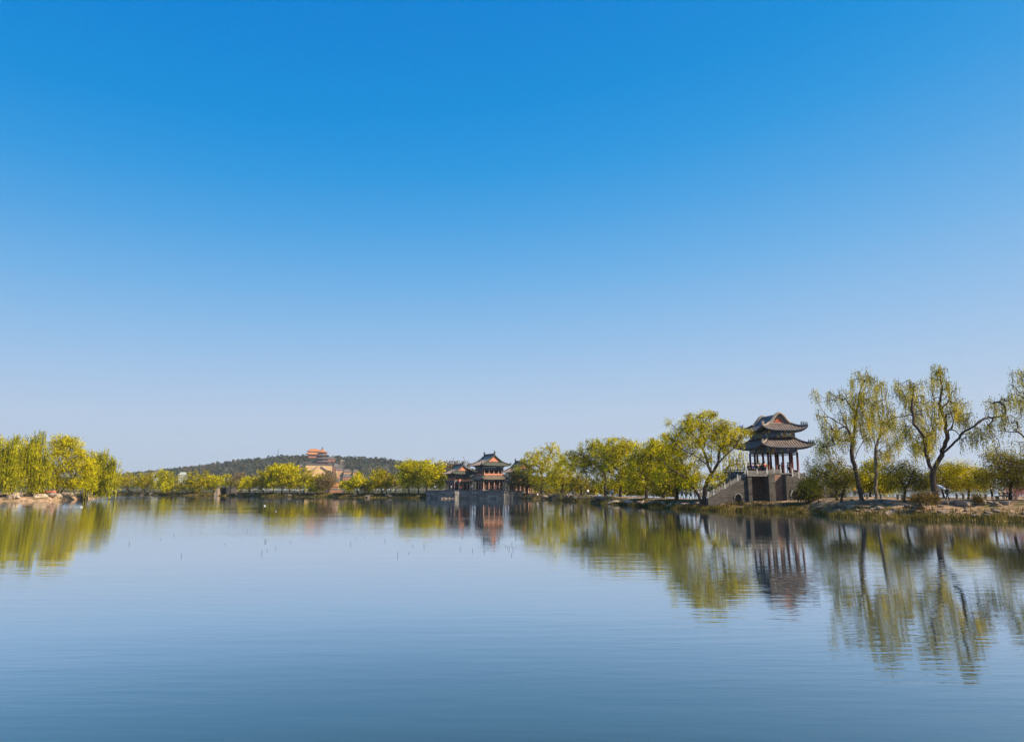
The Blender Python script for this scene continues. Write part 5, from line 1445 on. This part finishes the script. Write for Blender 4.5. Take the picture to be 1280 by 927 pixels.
# ------------------------------------------------------------------ people
_proto = {}
def skin_mesh(key, verts, edges, radii, root=0, sub=1):
    if key in _proto: return _proto[key]
    me = bpy.data.meshes.new(key); me.from_pydata(verts, edges, [])
    o = bpy.data.objects.new(key, me); COL.objects.link(o)
    md = o.modifiers.new('s', 'SKIN'); md.use_smooth_shade = True
    for v, r in zip(me.skin_vertices[0].data, radii):
        v.radius = r if hasattr(r, '__len__') else (r, r)
    me.skin_vertices[0].data[root].use_root = True
    sm = o.modifiers.new('u', 'SUBSURF'); sm.levels = sub; sm.render_levels = sub
    dg = bpy.context.evaluated_depsgraph_get()
    out = bpy.data.meshes.new_from_object(o.evaluated_get(dg))
    out.name = key
    bpy.data.objects.remove(o); _proto[key] = out
    return out
def body(pose):
    st = {'stand': 0.06, 'walk': 0.24, 'sit': 0, 'lean': .08}[pose]
    V = [(0, 0, .95), (0, .0, 1.15), (0, 0, 1.38), (0, 0, 1.47), (0, -.02, 1.54), (0, -.02, 1.68)]
    Rr = [(.13, .10), (.14, .10), (.15, .10), (.055, .055), (.075, .085), (.07, .08)]
    E_ = [(0, 1), (1, 2), (2, 3), (3, 4), (4, 5)]
    def add(p, r, a):
        V.append(p); Rr.append((r, r)); E_.append((a, len(V) - 1)); return len(V) - 1
    for sg in (-1, 1):
        f = sg * st
        if pose == 'sit':
            h = add((sg * .10, -.05, .93 - .42), .09, 0) if False else add((sg * .1, -.1, .9), .09, 0)
            k = add((sg * .12, -.48, .92), .065, h); an = add((sg * .12, -.5, .5), .045, k); add((sg * .12, -.64, .47), .04, an)
        else:
            h = add((sg * .10, 0, .86), .09, 0); k = add((sg * .10, -f * .7, .48), .06, h); an = add((sg * .1, -f + (.1 if f < 0 else 0) * .5, .09), .042, k); add((sg * .1, -f - .14, .05), .04, an)
        s = add((sg * .19, 0, 1.36), .055, 2)
        if pose == 'lean': e = add((sg * .24, -.14, 1.14), .042, s); w = add((sg * .12, -.36, 1.12), .032, e); add((sg * .1, -.46, 1.11), .035, w)
        elif pose == 'sit': e = add((sg * .24, -.08, 1.12), .042, s); w = add((sg * .16, -.3, 1.0), .032, e); add((sg * .14, -.4, .98), .035, w)
        else: e = add((sg * .24, f * .35, 1.1), .042, s); w = add((sg * .25, f * .5 - .08, .86), .032, e); add((sg * .25, f * .5 - .12, .76), .035, w)
    return V, E_, Rr
def person(label, loc, rz=0, pose='stand', top='cloth_dark', legs='cloth_dark', h=1.7, group=None, hair='hair'):
    V, E_, Rr = body(pose)
    root = skin_mesh('body_' + pose, V, E_, Rr)
    o = bpy.data.objects.new('person', root); COL.objects.link(o)
    if not root.materials: root.materials.append(M['skin'])
    k = h / 1.74
    o.location = loc; o.rotation_euler = (0, 0, rz); o.scale = (k, k, k)
    tag(o, label, 'person', group)
    # clothes: jacket over torso and arms, trousers over the legs, hair cap
    ti = [0, 1, 2] + [i for i in range(6, len(V))]
    def sub(keep, grow, key, rootv):
        mp = {j: i for i, j in enumerate(keep)}
        return skin_mesh(key, [V[j] for j in keep], [(mp[a], mp[b]) for a, b in E_ if a in mp and b in mp], [(Rr[j][0] * grow, Rr[j][1] * grow) for j in keep], mp[rootv])
    jk = [0, 1, 2, 10, 11, 12, 18, 19, 20]; tk = [0, 6, 7, 8, 14, 15, 16]
    for nm, keep, grow, mt, rv in (('jacket', jk, 1.22, top, 1), ('trousers', tk, 1.2, legs, 0)):
        me = sub(keep, grow, nm + '_' + pose, rv)
        c = bpy.data.objects.new(nm, me); COL.objects.link(c); c.parent = o
        if not me.materials: me.materials.append(M['cloth_dark'])
        c.material_slots[0].link = 'OBJECT'; c.material_slots[0].material = M[mt]
    if 'hair_cap' not in _proto:
        bm = bmesh.new(); bmesh.ops.create_uvsphere(bm, u_segments=10, v_segments=7, radius=.115)
        for v in bm.verts:
            v.co.z = v.co.z * 1.1 if v.co.z > -.02 or v.co.y > 0 else -.02
            v.co += Vector((0, .015, 1.66))
        me = bpy.data.meshes.new('hair'); bm.to_mesh(me); bm.free(); me.materials.append(M[hair]); _proto['hair_cap'] = me
    c = bpy.data.objects.new('hair', _proto['hair_cap']); COL.objects.link(c); c.parent = o
    return o
PB = 'visitors inside the bridge pavilion'
zf = DECK + .16
deckp = [(-5.9, -3.6, 'walk', 'cloth_dark', 1.2), (-5.1, -3.3, 'stand', 'cloth_blue', 0.4), (-4.5, -3.7, 'lean', 'cloth_dark', 0), (-3.9, -3.2, 'stand', 'cloth_dark', -.5), (-3.3, -3.6, 'lean', 'cloth_red', .2), (-1.9, -2.5, 'stand', 'cloth_dark', .6), (-5.5, -2.6, 'walk', 'cloth_dark', 1.7), (-4.2, -2.5, 'stand', 'cloth_dark', 2.2), (-4.8, -2.9, 'stand', 'cloth_dark', .1),
         (-.5, -2.6, 'lean', 'cloth_dark', -.3), (.3, -2.2, 'stand', 'cloth_red', 1.9), (1.0, -2.6, 'walk', 'cloth_white', 1.6), (1.75, -1.6, 'stand', 'cloth_dark', -1.0), (-1.0, 1.8, 'stand', 'cloth_dark', 2.2), (2.0, 1.2, 'walk', 'cloth_dark', .9)]
deckl = ['person in dark clothes walking up at the left end of the bridge parapet', 'person in blue top behind the left bridge parapet', 'person in black leaning on the left bridge parapet', 'person in black standing third from the left corner column',
         'person in red leaning over the middle pier of the bridge', 'person in dark clothes beside the front left column', 'person in dark clothes behind the blue-topped one at the left parapet', 'person in black in the second row behind the left parapet', 'person in black in the middle of the crowd at the left parapet', 'person leaning forward between the front columns of the pavilion', 'person in red top standing sideways inside the pavilion',
         'person in white walking between the front columns', 'person in dark jacket by the right columns of the pavilion', 'person in dark clothes at the back left of the pavilion', 'person in dark clothes walking at the back right of the pavilion']
for (x, y, ps, c, rz), lb in zip(deckp, deckl):
    person(lb, bw(x, y, zf if x > -3.55 else DECK), BA + rz, ps, c, group=PB)
GP = 'visitors strolling on the causeway'
def walker(label, u, D, rz=0, pose='stand', top='cloth_dark', legs='cloth_dark', h=1.7, dz=0, group=GP):
    return person(label, (pt(u, 618, D).x, D, land_z(u, D) - .02 + dz), rz, pose, top, legs, h, group)
walker('person in long dark coat walking right of the nearest willow trunk', 1079, 107, 1.4, 'walk', 'cloth_dark', 'cloth_green')
walker('person in orange jacket just left of the nearest willow trunk', 1068.5, 112, .5, 'stand', 'cloth_orange')
walker('person in dark jacket walking right of the tallest willow', 1184, 84.5, 1.5, 'walk')
walker('person in red and pink beside the tallest willow trunk near the white umbrella', 1172, 86.5, -.5, 'stand', 'cloth_pink', 'cloth_dark', 1.6)
walker('person standing under the dark tree near the right edge', 1240, 87, .8, 'stand')
walker('person in green sitting on the bench at the right edge, left one', 1250, 88, .2, 'sit', 'cloth_green', dz=-.38, h=1.68)
walker('person in dark clothes sitting on the bench at the right edge, middle one', 1256, 88, -.1, 'sit', 'cloth_dark', dz=-.38)
walker('person in dark blue sitting on the bench at the right edge, right one', 1262, 88, -.4, 'sit', 'cloth_blue', dz=-.38)
walker('person in blue jacket in the walking group left of the bridge', 852.5, 119, .3, 'walk', 'cloth_blue', h=1.75)
walker('person in black beside the blue jacketed walker', 857.5, 119.5, -.4, 'stand')
walker('third person in black of the walking group left of the bridge', 863.5, 121, 1.2, 'walk')
walker('person in dark coat near the leaning trunk of the largest airy tree', 869, 124, .5, 'stand', h=1.78)
walker('person in white top between the two stems left of the bridge', 877, 125, 1.0, 'stand', 'cloth_white')
walker('person in dark clothes right of the stems left of the bridge', 892, 127, 1.9, 'walk')
walker('person in red behind the leaning stem left of the bridge', 884, 126, .9, 'walk', 'cloth_red')
walker('person in pink top in the middle of the causeway', 747, 152, .6, 'walk', 'cloth_pink')
walker('person in dark purple top beside the pink one on the causeway', 759, 150, .2, 'stand', 'cloth_dark')
walker('person in white arms down near the wide olive tree', 766, 148, -.9, 'walk', 'cloth_white')
walker('person in white on the causeway below the rounded yellow tree', 713, 176, .4, 'walk', 'cloth_white')
walker('person in blue on the causeway below the rounded yellow tree', 716.5, 177, -.4, 'stand', 'cloth_blue')
walker('person in black at the causeway near the high-topped tree', 709, 178, .9, 'walk')
walker('person in pale clothes right of the lakeside hall rocks', 672, 203, .9, 'stand', 'cloth_white')
walker('person in white on the causeway between understorey shrubs', 735, 168, .3, 'walk', 'cloth_white')
tg = 'visitors on the lakeside terrace'
for u, D, c, lb in ((543, 216.8, 'cloth_white', 'person in white at the left end of the lakeside terrace'), (564, 213.6, 'cloth_white', 'person in white by the lower left hall'), (576, 213.6, 'cloth_red', 'person in red at the notch of the terrace'),
                    (590, 212.2, 'cloth_white', 'person in white between the two halls'), (623, 209.2, 'cloth_pink', 'person in pink before the large hall'), (628.5, 209.2, 'cloth_dark', 'person in dark clothes at the right corner of the terrace'), (633.5, 213.2, 'cloth_white', 'person in white right of the terrace corner')):
    person(lb, (pt(u, 618, D).x, D, tz), u, 'stand', c, group=tg)
fg = 'tiny visitors on the far bank path'
for i, (u, c) in enumerate(((318, 'cloth_dark'), (333, 'cloth_dark'), (338, 'cloth_red'), (372, 'cloth_white'), (376, 'cloth_dark'), (392, 'cloth_dark'), (404, 'cloth_red'), (455, 'cloth_dark'), (462, 'cloth_dark'), (469, 'cloth_white'), (488, 'cloth_dark'), (175, 'cloth_dark'), (217, 'cloth_white'), (243, 'cloth_dark'))):
    D = shore_D(u) + 14
    nm = {'cloth_dark': 'tiny figure in dark clothes on the far bank path', 'cloth_red': 'tiny figure in red on the far bank path', 'cloth_white': 'tiny figure in white on the far bank path'}[c]
    walker(nm, u, D, i, 'walk', c, group=fg)
# bench under the seated visitors
p = pt(1256, 618, 88); zb = land_z(1256, 88)
be = empty('park_bench', (p.x, 88.05, zb), R(0)); tag(be, 'low stone bench carrying the seated visitors at the right edge', 'bench')
m = MB(); m.box(-1.0, 1.1, -.05, .45, .38, .46); m.build('seat', M['granite'], be)
for x in (-.8, .9): m = MB(); m.box(x - .1, x + .1, 0, .4, -.1, .38); m.build('leg', M['granite'], be)
# white umbrella
D = 85.6; p = pt(1172, 618, D)
um = empty('umbrella', (p.x, D, land_z(1172, D) + 1.0), R(20)); um.rotation_euler = (R(12), R(24), 0); tag(um, 'white sun umbrella tilted beside the tallest willow trunk', 'umbrella')
c = MB(); c.lathe(0, 0, [(.75, .55), (.78, .57), (.6, .75), (.3, .86), (.03, .9)], 8); c.build('canopy', M['cloth_white'], um)
c = MB(); c.tube([(0, 0, -.05), (0, 0, .95)], .015, 6); c.build('shaft', M['metal_dark'], um)
# short stone bollards along the path
for i, u in enumerate((1084, 1101, 1122, 1128, 1196, 1204, 1232, 1270)):
    D = 97 if u < 1110 else 90
    D = min(D, shore_D(u) + 26)
    o = MB(); o.lathe(0, 0, [(.16, -.1), (.15, .5), (.19, .52), (.19, .62), (.08, .72)], 10)
    b_ = o.build('stone_bollard', M['granite'], None); b_.location = (pt(u, 618, D).x, D, land_z(u, D)); tag(b_, 'short stone bollard beside the lakeside path', 'bollard', 'stone bollards along the lakeside path')

# ------------------------------------------------------------------ dry stems in the water and a few birds
stems = [(162, 680), (201, 674), (227, 695), (217, 669), (281, 680), (309, 664), (327, 692), (331, 677), (345, 685), (363, 677), (334, 688), (438, 680), (445, 673), (455.5, 672), (481, 676), (497, 694), (511, 691), (516, 682), (530, 683),
         (575, 686), (591, 688), (605, 690), (588.5, 667), (596.6, 670), (612, 679), (623, 675), (631.5, 682.7), (637, 686), (639.7, 681), (641.6, 687), (639.7, 694), (634, 684), (694.4, 694), (616, 672)]
rng = np.random.default_rng(55)
for i, (u, v) in enumerate(stems):
    D = wd(v); h = rng.uniform(.08, .21); dx = rng.normal() * .025
    m = MB(); m.tube([(0, 0, -.15), (dx * .3, 0, h * .5), (dx, 0, h)], [.011, .009, .006], 5)
    if rng.uniform() < .06: m.tube([(dx, 0, h), (dx + .06, 0, h - .03), (dx + .1, 0, h - .1)], [.014, .012, .03], 5)
    o = m.build('plant_stem', M['stem']); o.location = (pt(u, v, D).x, D, 0)
    tag(o, '%s dry plant stem poking out of the open water %s' % ('taller' if h > .17 else 'short', 'off the left islet' if u < 290 else 'below the palace reflection' if u < 400 else 'left of the hall reflection' if u < 540 else 'near the hall reflection' if u < 627 else 'right of the hall reflection'), 'stem', 'dry stems poking out of the lake')
def bird(label, u, v, rz=0, s=1.0):
    D = wd(v); r = empty('water_bird', (pt(u, v, D).x, D, 0), rz); tag(r, label, 'bird'); r.scale = (s, s, s)
    me = skin_mesh('bird_body', [(0, 0, .06), (.18, 0, .08), (.3, 0, .12), (-.16, 0, .07), (-.22, 0, .2), (-.27, 0, .26), (-.36, 0, .25)], [(0, 1), (1, 2), (0, 3), (3, 4), (4, 5), (5, 6)], [(.12, .09), (.1, .07), (.02, .02), (.09, .08), (.035, .035), (.05, .05), (.012, .012)])
    if not me.materials: me.materials.append(M['feather'])
    b_ = bpy.data.objects.new('body', me); COL.objects.link(b_); b_.parent = r
bird('white bird floating before the right end of the islet', 102, 633.5, .2, .7)
bird('small white bird on the water below the small stone bridge', 331, 632, 1, .7)
bird('small pale bird on the water below the palace reflection', 345, 639, 2, .6)

# ------------------------------------------------------------------ air
def make_haze():
    m = bpy.data.materials.new('haze'); m.use_nodes = True
    nt = m.node_tree; nt.nodes.remove(nt.nodes['Principled BSDF'])
    v = nt.nodes.new('ShaderNodeVolumePrincipled')
    v.inputs['Color'].default_value = (0.86, 0.93, 1.0, 1)
    v.inputs['Density'].default_value = HAZE
    v.inputs['Anisotropy'].default_value = 0.2
    nt.links.new(v.outputs[0], nt.nodes['Material Output'].inputs['Volume'])
    b = MB(); b.box(-5050, 5050, -450, 5050, -2.2, 130)
    tag(b.build('haze', m), kind='stuff')
HAZE = 0.00010
make_haze()
